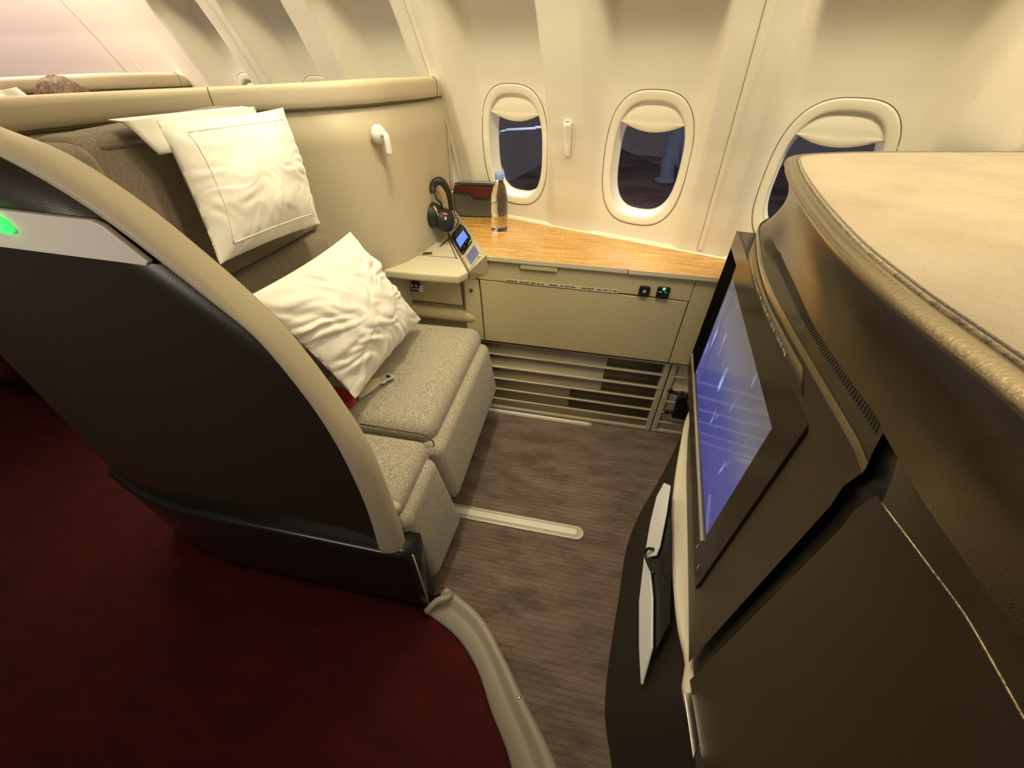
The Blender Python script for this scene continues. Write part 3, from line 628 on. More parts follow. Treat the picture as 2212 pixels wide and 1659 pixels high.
# ================================================================ SEAT SHELL
plan = [Vector((-.615, 1.78, 0)), Vector((-.625, 1.65, 0)), Vector((-.645, 1.48, 0)), Vector((-.685, 1.34, 0)), Vector((-.76, 1.245, 0)), Vector((-.88, 1.19, 0)), Vector((-1.02, 1.15, 0)), Vector((-1.14, 1.05, 0)), Vector((-1.19, .90, 0)), Vector((-1.19, .70, 0)), Vector((-1.19, .50, 0))]
PS = smooth_line(plan, 70)
ztop = lambda p: 1.262 - .055 * max(0, min(1, (-.66 - p.x) / .55)) * .55
def build_shell():
    sh = empty('suite_shell', (-.7, .8, 0), 'tall cream seat shell with dark aisle side wrapping the window seat', 'seat shell')
    # back panel: inner skin, outer skin
    nrmls = []
    for i, p in enumerate(PS):
        a = PS[max(0, i - 1)]; b = PS[min(len(PS) - 1, i + 1)]; t_ = (b - a).normalized(); nrmls.append(Vector((t_.y, -t_.x, 0)) if True else None)
    # outward = away from the seat (towards -x / +y side)
    cen = Vector((-.6, .95, 0))
    sg = 1 if nrmls[40].dot(PS[40] - cen) > 0 else -1
    nn = [n_ * sg for n_ in nrmls]
    low = .40
    rows = []
    for zz, off in [(low, .0), (.80, .0), (1.0, -.002), (1.10, -.002)]:
        rows.append([Vector((p.x, p.y, zz)) + n_ * off for p, n_ in zip(PS, nn)])
    rows.append([Vector((p.x, p.y, ztop(p) - .062)) + n_ * 0 for p, n_ in zip(PS, nn)])
    rows.append([Vector((p.x, p.y, ztop(p) - .060)) + n_ * .04 for p, n_ in zip(PS, nn)])
    rows.append([Vector((p.x, p.y, low)) + n_ * .04 for p, n_ in zip(PS, nn)])
    loft('back_panel', rows, M['cream'], sh, caps=True, closed=True)
    # cap roll on top with a seam line
    crs = []
    ncap = len(PS)
    prof = [(-.006, -.058), (-.010, -.054), (-.012, -.040), (-.012, -.016), (-.010, -.006), (-.003, -.001), (.004, .0), (.036, .0), (.044, -.003), (.048, -.012), (.048, -.058)]
    for (o_, dz) in prof:
        row = []
        for i, (p, n_) in enumerate(zip(PS, nn)):
            e = min(1, i / 5.0); drop = -.03 * (1 - e) ** 2
            row.append(Vector((p.x, p.y, ztop(p) + dz + (drop if dz > -.05 else 0))) + n_ * o_)
        crs.append(row)
    cp_ = loft('cap', crs, M['cream'], sh, caps=True, closed=True)
    # front post down the free end of the panel
    e0 = PS[0]; n0 = nn[0]
    post = [e0 + Vector((0, 0, 1.255)) + n0 * .016 + Vector((.002, -.02, 0)), e0 + Vector((0, .005, 1.23)) + n0 * .016, e0 + Vector((0, .01, 1.0)) + n0 * .016, e0 + Vector((0, .01, .74)) + n0 * .016]
    post = smooth_line(post, 16); tube('end_post', post, .022, M['cream'], sh, 12)
    # seams
    for k in (2,):
        pass
    for (i0) in (39,):
        q = [Vector((PS[i0].x, PS[i0].y, ztop(PS[i0]) + dz)) + nn[i0] * (o_ + (-.0006)) for (o_, dz) in prof[:7]]
        strip('cap_seam', q, .0011, M['line'], cp_)
    q = [Vector((PS[4].x, PS[4].y, ztop(PS[4]) + dz)) + nn[4] * (o_ - .0006) for (o_, dz) in prof[:7]]
    strip('cap_seam', q, .0011, M['line'], cp_)
    q = [Vector((p.x, p.y, ztop(p) - .0605)) + n_ * -.0055 for p, n_ in list(zip(PS, nn))[4:]]
    strip('cap_shadow_gap', q, .0022, M['line'], cp_)
    q = [Vector((p.x, p.y, .742)) + n_ * -.001 for p, n_ in list(zip(PS, nn))[2:34]]
    # aisle side: dark laminate panel with sloping front edge
    YS = .44
    topc = [(-1.30, 1.235), (-1.05, 1.240), (-.88, 1.236), (-.757, 1.205), (-.70, 1.176), (-.638, 1.131), (-.579, 1.072), (-.530, 1.02), (-.483, .968), (-.450, .89), (-.425, .801), (-.41, .68), (-.403, .554), (-.405, .45), (-.411, .354)]
    inc = [(-1.30, 1.262), (-1.05, 1.266), (-.85, 1.260), (-.728, 1.228), (-.656, 1.206), (-.579, 1.152), (-.508, 1.078), (-.470, 1.03), (-.442, .99), (-.412, .925), (-.389, .863), (-.351, .732), (-.337, .556), (-.334, .46), (-.332, .372)]
    T = smooth_line([Vector((x, YS, z)) for x, z in topc], 60); KI = .470 / .44; I = smooth_line([Vector((x * KI, YS, CAMZ + (z - CAMZ) * KI)) for x, z in inc], 60)
    bulge = lambda x: YS + (.0 if x > -.95 else .55 * (x + .95) ** 2)
    def fy(p, d=0): return Vector((p.x, bulge(p.x) + d, p.z))
    # outer face, from trim down to plinth top
    bot = [Vector((p.x if p.z < .3 else p.x, YS, .34)) for p in T]
    rows = []
    for s in range(9):
        rows.append([fy(t_.lerp(b_, s / 8)) for t_, b_ in zip(T, bot)])
    op = loft('side_panel', rows + [[p + Vector((0, .03, 0)) for p in r] for r in reversed(rows)], M['shell_dark'], sh, caps=True, closed=True)
    # trim band (outer face + rolled edge)
    rows = [[fy(p, .004) for p in T], [fy(p, -.006) for p in T], [fy(p.lerp(q_, .2), -.012) for p, q_ in zip(T, I)], [fy(p.lerp(q_, .6), -.010) for p, q_ in zip(T, I)], [fy(p.lerp(q_, .92), 0) for p, q_ in zip(T, I)], [fy(q_, .012) for q_ in I], [fy(q_, .028) for q_ in I], [fy(p.lerp(q_, .85), .040) for p, q_ in zip(T, I)], [fy(p, .040) for p in T]]
    loft('trim_band', rows, M['cream'], sh, caps=True, closed=True)
    q = [fy(q_, .020) + Vector((.0008, 0, .0008)) for q_ in I]
    # inner lining of the side, cream-grey
    rows = [[fy(t_.lerp(b_, s / 8), .040) for t_, b_ in zip(T, [Vector((p.x, YS, .05)) for p in T])] for s in range(9)]
    il = loft('inner_lining', rows, M['fabric_dk'], sh); solid(il, .008)
    # plinth
    px_ = [-.325, -.40, -.55, -.70, -.85, -1.0, -1.15, -1.30]
    rows = []
    for (zz, dy) in [(.352, .006), (.350, -.010), (.335, -.016), (.2, -.006), (.05, .002), (.0, .004)]:
        rows.append([Vector((x, bulge(x) + dy, zz)) for x in px_])
    rows2 = [[Vector((x, bulge(x) + .055, zz)) for x in px_] for zz in (.0, .352)]
    loft('plinth', rows + rows2, M['plinth'], sh, caps=True, closed=True)
    strip('plinth_edge', [(-.322, YS - .004, .352), (-.322, YS + .002, .18), (-.322, YS + .006, .004)], .0022, M['slat'], sh)
    # pale plate with green marker lamp on the side
    pp = [(-1.10, 1.135), (-.655, 1.130), (-.640, 1.124), (-.598, 1.078), (-.604, 1.072), (-1.10, 1.085 - .01)]
    pl_ = prism('number_plate', [Vector((x, bulge(x) - .012 - .004, z)) for x, z in pp], (0, .010, 0), M['plate'], sh, .002)
    gp = [P(x, y, y=YS - .0185) for x, y in ((-90, 425), (0, 476), (20, 496), (23, 504), (16, 507), (0, 501), (-90, 455))]
    prism('marker_light', gp, (0, .004, 0), M['green'], pl_)
    return sh
shell = build_shell()
# reading light on the shell's inner face
lp = P(820, 290, x=-.672)
rl = empty('reading_light', lp, 'small white swivel reading light on the cream shell above the armrest shelf', 'reading light')
ax = Vector((.93, -.37, 0))
lathe('base_disc', lp - ax * .012, [(.001, 0), (.025, .0), (.026, .010), (.022, .018), (.010, .022), (.001, .024)], M['white_pl'], rl, 28, ax)
tube('lamp_arm', smooth_line([lp + ax * .006, lp + ax * .022 + Vector((0, 0, .002)), lp + ax * .028 + Vector((0, 0, -.006)), lp + ax * .030 + Vector((0, 0, -.052))], 14), [.008] * 5 + [.0095] * 9, M['white_pl'], rl, 14)

# ================================================================ SEAT
def cushion(name, b, t, mt, parent, bevel=.03, seg=6, puff=0.0):
    o = hexa(name, b, t, mt, parent, 0)
    me = o.data; bm = bmesh.new(); bm.from_mesh(me)
    bm.to_mesh(me); bm.free()
    c = sum((v.co for v in me.vertices), Vector()) / len(me.vertices)
    for p in me.polygons: p.use_smooth = True
    bv = o.modifiers.new('b', 'BEVEL'); bv.width = bevel; bv.segments = seg; bv.limit_method = 'ANGLE'; bv.angle_limit = math.radians(40)
    return o
def build_seat():
    st = empty('recliner', (-.62, 1.05, 0), 'wide grey heather-fabric seat with backrest, leg rest and side cushion', 'seat')
    # base cushion
    cushion('seat_cushion', [(-1.0, .748, .33), (-.375, .748, .355), (-.375, 1.345, .355), (-1.0, 1.345, .33)], [(-1.0, .748, .455), (-.375, .742, .470), (-.375, 1.355, .470), (-1.0, 1.350, .455)], M['fabric'], st, .048)
    # leg rest hanging in front
    cushion('leg_rest', [(-.44, .712, .17), (-.300, .712, .185), (-.300, 1.300, .185), (-.44, 1.300, .17)], [(-.44, .722, .405), (-.345, .722, .415), (-.345, 1.325, .415), (-.44, 1.325, .405)], M['fabric'], st, .030)
    # side cushion (aisle side) and its front
    cushion('side_cushion', [(-1.0, .485, .30), (-.375, .485, .32), (-.375, .735, .32), (-1.0, .735, .30)], [(-1.0, .485, .440), (-.375, .490, .445), (-.375, .735, .450), (-1.0, .735, .440)], M['fabric'], st, .040)
    cushion('side_cushion_front', [(-.44, .500, .075), (-.305, .495, .085), (-.290, .720, .085), (-.44, .720, .075)], [(-.44, .490, .395), (-.352, .485, .400), (-.352, .705, .415), (-.44, .705, .395)], M['fabric'], st, .032)
    # seams
    strip('piping', [(-.60, .7425, .452), (-.40, .741, .452), (-.372, .741, .43), (-.368, .742, .39)], .0022, M['line'], st)
    box('seat_base', -1.0, -.42, .52, 1.32, .03, .33, M['plinth'], st, .01)
    # backrest: lower bolster, main pad, wings, headrest
    def slab_(name, y0, y1, z0, z1, x0, x1, th, mt, bv=.03):
        return cushion(name, [(x0 - th, y0, z0), (x0, y0, z0), (x0, y1, z0), (x0 - th, y1, z0)], [(x1 - th, y0, z1), (x1, y0, z1), (x1, y1, z1), (x1 - th, y1, z1)], mt, st, bv)
    slab_('backrest_lower', .655, 1.235, .46, .86, -.80, -.875, .10, M['fabric_dk'])
    slab_('backrest_upper', .650, 1.215, .865, 1.185, -.875, -.945, .10, M['fabric_dk'])
    slab_('backrest_wing', .485, .638, .44, 1.185, -.80, -.865, .10, M['fabric_mid'], .028)
    ha, hb, hc2, hd2 = P(190, 292, x=-.945), P(548, 227, x=-.945), P(560, 290, x=-.93), P(215, 330, x=-.93); bk_ = Vector((-.10, 0, 0))
    cushion('headrest', [hd2 + bk_, hd2, hc2, hc2 + bk_], [ha + bk_ + Vector((0, .05, 0)), ha + Vector((0, .02, 0)), hb + Vector((0, -.03, 0)), hb + bk_ + Vector((0, -.02, 0))], M['fabric_dk'], st, .022)
    # knob of the side arm by the front corner
    lathe('side_arm_cap', P(849, 1092, y=.505), [(.001, 0), (.018, .0), (.022, .010), (.018, .020), (.001, .024)], M['cream'], st, 22, (.4, -1, 0))
    return st
seat = build_seat()
def copy_tree(o, parent=None):
    c = o.copy(); COL.objects.link(c)
    if parent is not None: c.parent = parent
    for ch_ in [x for x in COL.objects if x.parent == o]: copy_tree(ch_, c)
    return c
D = Vector((-1.62, .545, -.022))
# headrest cover cloth
def cloth_quad(name, c, bul, mt, n=26, parent=None, droop=0):
    v = []
    for i in range(n):
        for j in range(n):
            s, t_ = i / (n - 1), j / (n - 1)
            p = c[0].lerp(c[1], s).lerp(c[3].lerp(c[2], s), t_)
            p = p + bul * (.006 * noise.noise(p * 22) + .004 * math.sin(s * 9)); v.append(p)
    o = mesh(name, v, grid_faces(n, n), mt, parent); solid(o, .003); return o
hc = [P(262, 262, x=-.915), P(545, 232, x=-.915), P(575, 300, x=-.89), P(345, 335, x=-.89)]
hcv = cloth_quad('headrest_cover', hc, Vector((1, 0, .2)), M['linen2']); tag(hcv, 'thin white cloth cover hanging over the headrest behind the upper pillow', 'headrest cover', 'headrest covers')
bk = mesh('cover_back', [hc[0], hc[1], hc[1] + Vector((-.03, 0, .002)), hc[0] + Vector((-.03, 0, .002))], [(0, 1, 2, 3)], M['linen2'], hcv, False); solid(bk, .003)

# pillows
def pillow(name, c, nrm_, thick, label, seed, flange=.03, wr=1.0, seams=True):
    """c: corners top-left, top-right, bottom-right, bottom-left"""
    n = 96; nrm_ = Vector(nrm_).normalized(); t0 = empty(name, (c[0] + c[1] + c[2] + c[3]) / 4, label, 'pillow')
    us_ = (c[1] - c[0]).normalized(); vs_ = (c[0] - c[3]).normalized()
    def pt(a, b, side):
        s, t_ = (a + 1) / 2, (b + 1) / 2
        # edges pull in slightly between the corners
        pull = .045
        aa = a * (1 - pull * (1 - b * b)); bb = b * (1 - pull * (1 - a * a))
        s, t_ = (aa + 1) / 2, (bb + 1) / 2
        p = c[3].lerp(c[2], s).lerp(c[0].lerp(c[1], s), t_)
        prof = (max(0, 1 - abs(a) ** 2.4) ** .75) * (max(0, 1 - abs(b) ** 2.4) ** .75)
        q = Vector((a * 2 + seed, b * 2, seed * 1.7))
        w1 = noise.noise(q * 1.1); 
        # creases radiate from corners and edges
        rad = math.atan2(b + .15 * w1, a)
        edge = max(abs(a), abs(b))
        sa_ = lambda x: math.sqrt(x * x + .012)
        cre = sa_(noise.noise(Vector((rad * 5 + seed, edge * 1.2, seed)))) - .25
        fine = sa_(noise.noise(Vector((a * 3.4 + b * 2.6 + 1.5 * w1, (a - b) * 1.1, seed + 3)))) - .2
        fine2 = sa_(noise.noise(Vector((a * 7 - b * 2 + 2 * w1, (a + b) * 2, seed + 9)))) - .2
        wk = wr * (.022 * cre * edge ** 2 + .009 * fine + .004 * fine2) * min(1, prof * 2.5 + .15)
        return p + nrm_ * (side * thick * .5 * prof * (1 + .12 * w1) + (wk if side > 0 else -wk * .4))
    v = []; f = []
    for side in (1, -1):
        for i in range(n):
            for j in range(n): v.append(pt(-1 + 2 * i / (n - 1), -1 + 2 * j / (n - 1), side))
    nv = n * n; f = grid_faces(n, n) + [tuple(reversed([a + nv for a in q])) for q in grid_faces(n, n)]
    o = mesh('pillow_case', v, f, M['linen'], t0)
    bm = bmesh.new(); bm.from_mesh(o.data); bmesh.ops.remove_doubles(bm, verts=bm.verts, dist=.0004); bmesh.ops.recalc_face_normals(bm, faces=bm.faces); bm.to_mesh(o.data); bm.free()
    if seams:
        k = seams
        ring = [(-k, k), (k, k), (k, -k), (-k, -k), (-k, k)]
        for (a0, b0), (a1, b1) in zip(ring, ring[1:]):
            q = [pt(a0 + (a1 - a0) * s / 30, b0 + (b1 - b0) * s / 30, 1) + nrm_ * .0006 for s in range(31)]
            tube('stitch_line', q, .0013, M['linen2'], o, 6)
    return t0
xu = -.845
c1 = [P(338, 262, x=-.86), P(612, 232, x=-.86), P(692, 484, x=-.775), P(474, 572, x=-.775)]
n1 = (c1[1] - c1[0]).cross(c1[0] - c1[3]).normalized()
if n1.x < 0: n1 = -n1
pillow('pillow', c1, n1, .135, 'smooth white pillow with piped border propped high against the headrest', 2.3, seams=.80, wr=.6)
c2 = [P(535, 640, x=-.735), P(757, 500, x=-.745), P(910, 690, x=-.60), P(768, 862, x=-.60)]
n2 = (c2[1] - c2[0]).cross(c2[0] - c2[3]).normalized()
if n2.x < 0: n2 = -n2
pillow('pillow', c2, n2, .145, 'crumpled white pillow resting on the seat cushion, lower of the two', 7.1, seams=False, wr=1.7)

# seat belt with metal tongue
sb = empty('seat_belt', P(800, 835, z=.472), 'cream seat belt strap with metal buckle tongue lying on the seat cushion', 'seat belt')
zz = .476
bq = [P(768, 856, z=zz), P(805, 815, z=zz + .012), P(826, 812, z=zz + .010), P(818, 832, z=zz)]
sv = [P(766, 855, z=zz), P(780, 838, z=zz + .010), P(800, 818, z=zz + .014), P(822, 812, z=zz + .014), P(778, 860, z=zz), P(794, 850, z=zz + .006), P(808, 838, z=zz + .008), P(826, 826, z=zz + .010)]
o = mesh('strap', sv, [(0, 1, 5, 4), (1, 2, 6, 5), (2, 3, 7, 6)], M['strap'], sb); sub(o, 2); solid(o, .003)
sv2 = [P(772, 861, z=zz - .003), P(800, 840, z=zz - .002), P(822, 830, z=zz - .001), P(775, 864, z=zz - .003), P(803, 846, z=zz - .003), P(824, 832, z=zz - .002)]
o = mesh('strap_tail', sv2, [(0, 1, 4, 3), (1, 2, 5, 4)], M['strap'], sb); solid(o, .002)
tq = [P(820, 815, z=zz + .012), P(838, 807, z=zz + .008), P(851, 811, z=zz + .004), P(852, 815, z=zz + .004), P(834, 825, z=zz + .006), P(833, 828, z=zz + .006), P(820, 830, z=zz + .008)]
tn = prism('metal_tongue', tq, (0, 0, .003), M['alu'], sb, .0006)
prism('tongue_slot', [P(833, 812, z=zz + .0125), P(839, 810, z=zz + .0115), P(845, 813, z=zz + .0105), P(838, 816, z=zz + .0115)], (0, 0, .0012), M['black'], tn)
# red folded item at the seat's near corner
rp = [P(735, 845, z=.474), P(770, 862, z=.474), P(773, 868, z=.474), P(768, 880, z=.474), P(745, 885, z=.474), P(712, 850, z=.474)]
rf = prism('red_pouch', rp, (0, 0, .028), M['red'], None, .010, seg=4); tag(rf, 'red fabric pouch corner peeking out under the lower pillow', 'pouch')

# ---------------------------------------------------------------- the suite behind (aft)
sh2 = copy_tree(shell); sh2.location = Vector(shell.location) + D; tag(sh2, 'cream seat shell of the next suite further back, only its top rim showing', 'seat shell')
st2 = copy_tree(seat); st2.location = Vector(seat.location) + D; tag(st2, 'grey seat of the suite behind, mostly hidden by the nearer shell', 'seat')
h2 = cloth_quad('headrest_cover', [P(-60, 205, x=-2.36), P(33, 190, x=-2.36), P(62, 210, x=-2.34), P(60, 260, x=-2.34)], Vector((1, 0, .2)), M['linen2']); tag(h2, 'white cloth headrest cover in the rear suite beside the passenger', 'headrest cover', 'headrest covers')
# passenger: only the crown of the head shows above the shell
def passenger():
    top = P(118, 171, x=-2.10); hc_ = Vector((top.x, top.y, top.z - .115))
    pr = empty('person', (hc_.x - .0, hc_.y, .45), 'passenger with tousled brown hair, only the top of the head visible behind the shell', 'person')
    J = {'pelvis': (0, 0, .12 + .45), 'belly': (-.03, 0, .27 + .45), 'chest': (-.06, 0, .40 + .45)}
    hz = hc_.z; bx_, by_ = hc_.x, hc_.y
    pts = [(bx_ + .02, by_, .55), (bx_ - .01, by_, .70), (bx_ - .02, by_, hz - .30), (bx_ - .02, by_, hz - .17), (bx_ - .01, by_, hz - .09), (bx_, by_, hz + .02),
           (bx_ - .02, by_ + .17, hz - .27), (bx_ + .06, by_ + .21, hz - .52), (bx_ + .28, by_ + .13, hz - .56),
           (bx_ - .02, by_ - .17, hz - .27), (bx_ + .06, by_ - .21, hz - .52), (bx_ + .28, by_ - .13, hz - .56),
           (bx_ + .10, by_ + .10, .53), (bx_ + .48, by_ + .13, .55), (bx_ + .50, by_ + .13, .09), (bx_ + .62, by_ + .13, .05),
           (bx_ + .10, by_ - .10, .53), (bx_ + .48, by_ - .13, .55), (bx_ + .50, by_ - .13, .09), (bx_ + .62, by_ - .13, .05)]
    ed = [(0, 1), (1, 2), (2, 3), (3, 4), (4, 5), (2, 6), (6, 7), (7, 8), (2, 9), (9, 10), (10, 11), (0, 12), (12, 13), (13, 14), (14, 15), (0, 16), (16, 17), (17, 18), (18, 19)]
    rad = [.13, .12, .12, .055, .055, .085, .06, .042, .032, .06, .042, .032, .085, .065, .045, .035, .085, .065, .045, .035]
    for sgn, wr_ in ((1, 8), (-1, 11)):
        w = Vector(pts[wr_]); palm = len(pts); pts.append(tuple(w + Vector((.06, 0, -.008)))); rad.append(.026); ed.append((wr_, palm))
        for k, ln in enumerate((.050, .058, .055, .042)):
            a = len(pts); yy = (k - 1.5) * .019
            pts.append(tuple(w + Vector((.085, yy, -.010)))); rad.append(.009); ed.append((palm, a))
            pts.append(tuple(w + Vector((.085 + ln * .6, yy, -.016)))); rad.append(.008); ed.append((a, a + 1))
            pts.append(tuple(w + Vector((.085 + ln, yy, -.034)))); rad.append(.007); ed.append((a + 1, a + 2))
        a = len(pts); pts.append(tuple(w + Vector((.04, -.03 * sgn, -.012)))); rad.append(.010); ed.append((palm, a)); pts.append(tuple(w + Vector((.075, -.045 * sgn, -.02)))); rad.append(.008); ed.append((a, a + 1))
    off = pr.matrix_world.translation
    me = bpy.data.meshes.new('body'); me.from_pydata([Vector(p) - off for p in pts], ed, []); me.materials.append(M['shirt'])
    o = bpy.data.objects.new('body', me); link(o, pr)
    sk = o.modifiers.new('skin', 'SKIN'); sk.use_smooth_shade = True; me.skin_vertices[0].data[0].use_root = True
    for i, r_ in enumerate(rad): me.skin_vertices[0].data[i].radius = (r_, r_ * (1 if i not in (5,) else 1))
    sub(o, 2)
    # head with simple face
    n = 28; v = []
    for i in range(n):
        th = math.pi * i / (n - 1)
        for j in range(36):
            ph = 2 * math.pi * j / 36; d = Vector((math.sin(th) * math.cos(ph), math.sin(th) * math.sin(ph), math.cos(th)))
            r = Vector((.095 * d.x, .076 * d.y, .115 * d.z)); 
            if d.z < 0: r.y *= 1 - .25 * -d.z; r.x *= 1 - .05 * -d.z
            face = max(0, d.x)
            r.x += .022 * math.exp(-((d.y) / .14) ** 2 - ((d.z + .12) / .2) ** 2) * (face > 0)
            r.x -= .010 * math.exp(-((abs(d.y) - .38) / .14) ** 2 - ((d.z - .05) / .12) ** 2) * (face > 0)
            r.x += .006 * math.exp(-((d.y) / .25) ** 2 - ((d.z + .5) / .1) ** 2) * (face > 0)
            v.append(hc_ + r)
    hd_ = mesh('head', v, grid_faces(n, 36, wrap_c=True), M['skin'], pr)
    for s in (-1, 1):
        lathe('eye', hc_ + Vector((.077, s * .031, .006)), [(.001, -.01), (.008, 0), (.006, .004), (.001, .006)], M['paper'], hd_, 14, (1, 0, 0))
        lathe('pupil', hc_ + Vector((.0822, s * .031, .006)), [(.0034, 0), (.003, .0008), (.001, .001)], M['hair'], hd_, 12, (1, 0, 0))
        lathe('ear', hc_ + Vector((0, s * .074, -.01)), [(.004, -.004), (.022, 0), (.026, .008), (.016, .010), (.002, .006)], M['skin'], hd_, 16, (0, s, 0))
    v = []
    for i in range(40):
        th = math.pi * .62 * i / 39
        for j in range(60):
            ph = 2 * math.pi * j / 60; d = Vector((math.sin(th) * math.cos(ph), math.sin(th) * math.sin(ph), math.cos(th)))
            lim = 1.0 if d.x < .55 or d.z > .45 else .80
            k = 1.10 + .05 * noise.noise(Vector((ph * 4, th * 3, 2))) + .035 * abs(noise.noise(Vector((ph * 16, th * 4, 5))))
            v.append(hc_ + Vector((.100 * d.x * k * lim, .084 * d.y * k, .113 * d.z * k)))
    mesh('hair', v, grid_faces(40, 60, wrap_c=True), M['hair'], pr)
    return pr
passenger()

# ================================================================ MONITOR UNIT (right)
DS = Vector((.12105203, .99264616, 0)); NS = Vector((.99264616, -.12105203, 0)); DM = .27
un = empty('partition_unit', (.6, .6, 0), 'tall brown and bronze partition unit with pale leather top on the right', 'partition')
MP = lambda x, y, d=DM: P(x, y, pl=(NS * d, NS))
Z1 = 1.16
NU = 113
def param_line(pts, n=NU):
    pts = [Vector(p) for p in pts]; m_ = len(pts) - 1; out_ = []; tg_ = []
    for k in range(m_ + 1):
        a, b = pts[max(0, k - 1)], pts[min(m_, k + 1)]; d0 = (pts[k] - a).length or 9; d1 = (b - pts[k]).length or 9
        tg_.append((b - a).normalized() * min(d0, d1))
    for i in range(n):
        f_ = i * m_ / (n - 1); k = min(m_ - 1, int(f_)); t_ = f_ - k; t2, t3 = t_ * t_, t_ ** 3
        out_.append(pts[k] * (2 * t3 - 3 * t2 + 1) + tg_[k] * (t3 - 2 * t2 + t_) + pts[k + 1] * (3 * t2 - 2 * t3) + tg_[k + 1] * (t3 - t2))
    return out_
TL = param_line([Vector((.275, -.60, Z1)), Vector((.250, -.10, Z1))] + [P(x, y, z=Z1) for x, y in ((2212, 855), (2100, 766), (2010, 698), (1925, 632), (1822, 541), (1775, 487), (1735, 432), (1710, 388), (1699, 356), (1712, 336), (1850, 329), (2212, 328))] + [Vector((1.35, 1.385, Z1))])
def inset(line, d):
    out_ = []
    for i, p in enumerate(line):
        a = line[max(0, i - 1)]; b = line[min(len(line) - 1, i + 1)]; t_ = (b - a).normalized(); out_.append(p + Vector((t_.y, -t_.x, 0)) * d)
    return out_
cenU = Vector((.9, .3, Z1))
sg = 1 if (inset(TL, .02)[20] - cenU).length < (TL[20] - cenU).length else -1
rim_in = inset(TL, sg * .020); rim_mid = inset(TL, sg * .009)
zup = lambda l, dz: [p + Vector((0, 0, dz)) for p in l]
# leather pad
pv = zup(inset(TL, sg * .021), .000) + [Vector((1.35, -.6, Z1))]
lp_ = inset(TL, sg * .021)
pad = prism('leather_top', [Vector((p.x, p.y, Z1 - .004)) for p in lp_] + [Vector((1.35, -.6, Z1 - .004))], (0, 0, .007), M['leather'], un, .002)
stl = inset(TL, sg * .0235)
tube('stitching', [p + Vector((0, 0, .0035)) for p in stl], .0012, M['fabric_dk'], pad, 6)
rows = [zup(rim_in, .0), zup(rim_mid, .003), zup(inset(TL, sg * .003), .000), zup(TL, -.003), zup(inset(TL, sg * -.000), -.008), zup(inset(TL, sg * .004), -.012)]
loft('bronze_rim', rows, M['bronze_rim'], un)
# lower edge of the bronze band and the ledge rim, as plan lines
BB = param_line([Vector((.34, -.60, 1.03)), Vector((.30, -.05, 1.03))] + [P(x, y, z=1.03) for x, y in ((2140, 1290), (1995, 1085), (1925, 965), (1880, 890), (1806, 785), (1752, 700), (1712, 613), (1682, 545), (1661, 476))] + [Vector((.52, 1.19, 1.03)), Vector((.68, 1.235, 1.03)), Vector((.95, 1.21, 1.03)), Vector((1.35, 1.10, 1.03))])
rows = []
T0 = zup(inset(TL, sg * .006), -.011)
for s in range(9):
    f_ = s / 8; con_ = .018 * math.sin(math.pi * f_)
    rows.append([a.lerp(b, f_) + Vector((con_, 0, 0)) for a, b in zip(T0, BB)])
loft('bronze_band', rows, M['bronze'], un)
LE = param_line([Vector((.325, -.60, 1.0)), Vector((.287, -.05, 1.0))] + [P(x, y, z=1.0) for x, y in ((2100, 1352), (1990, 1200), (1885, 1055), (1846, 962), (1754, 800), (1694, 695), (1655, 618), (1638, 545), (1642, 484))] + [Vector((.53, 1.235, 1.0)), Vector((.68, 1.275, 1.0)), Vector((.95, 1.245, 1.0)), Vector((1.35, 1.12, 1.0))])
rows = [BB, [b.lerp(l, .5) + Vector((0, 0, -.004)) for b, l in zip(BB, LE)], [b.lerp(l, .85) + Vector((0, 0, .002)) for b, l in zip(BB, LE)], zup(LE, .001), zup(LE, -.004), [p + Vector((.005, 0, -.012)) for p in LE]]
IG0, IG1 = 31, 35
loft('ledge', [r[IG1:] for r in rows], M['gloss'], un)
loft('ledge_edge', [[r[i] + Vector((-.0008, 0, .0008)) for i in range(IG1, 90)] for r in (rows[2], rows[3], rows[4])], M['bronze_rim'], un)
shr = [[b.lerp(l, f_) + Vector((0, 0, .004 * math.sin(math.pi * f_))) for b, l in zip(BB, LE)][:IG0] for f_ in (0, .25, .5, .75, .95, 1)]
loft('aisle_shoulder', shr, M['body'], un)
# perforated vent strip on the ledge
vs0 = [b.lerp(l, .03) + Vector((0, 0, .0030)) for b, l in zip(BB, LE)]; vs1 = [b.lerp(l, .30) + Vector((0, 0, .0025)) for b, l in zip(BB, LE)]
idx = [i for i in range(len(BB)) if 37 <= i <= 72]
i0, i1 = idx[0], idx[-1]
ns = (i1 - i0) * 5
VS0 = smooth_line(vs0[i0:i1 + 1], ns); VS1 = smooth_line(vs1[i0:i1 + 1], ns)
v, f = [], []
for k in range(0, ns - 1, 2):
    a, b, c_, d_ = VS0[k], VS0[k + 1], VS1[k + 1], VS1[k]; q0 = len(v); v += [a, b, c_, d_]; f.append((q0, q0 + 1, q0 + 2, q0 + 3))
o = mesh('vent_grille', v, f, M['dark_slot'], un, False); solid(o, .0008, 0)
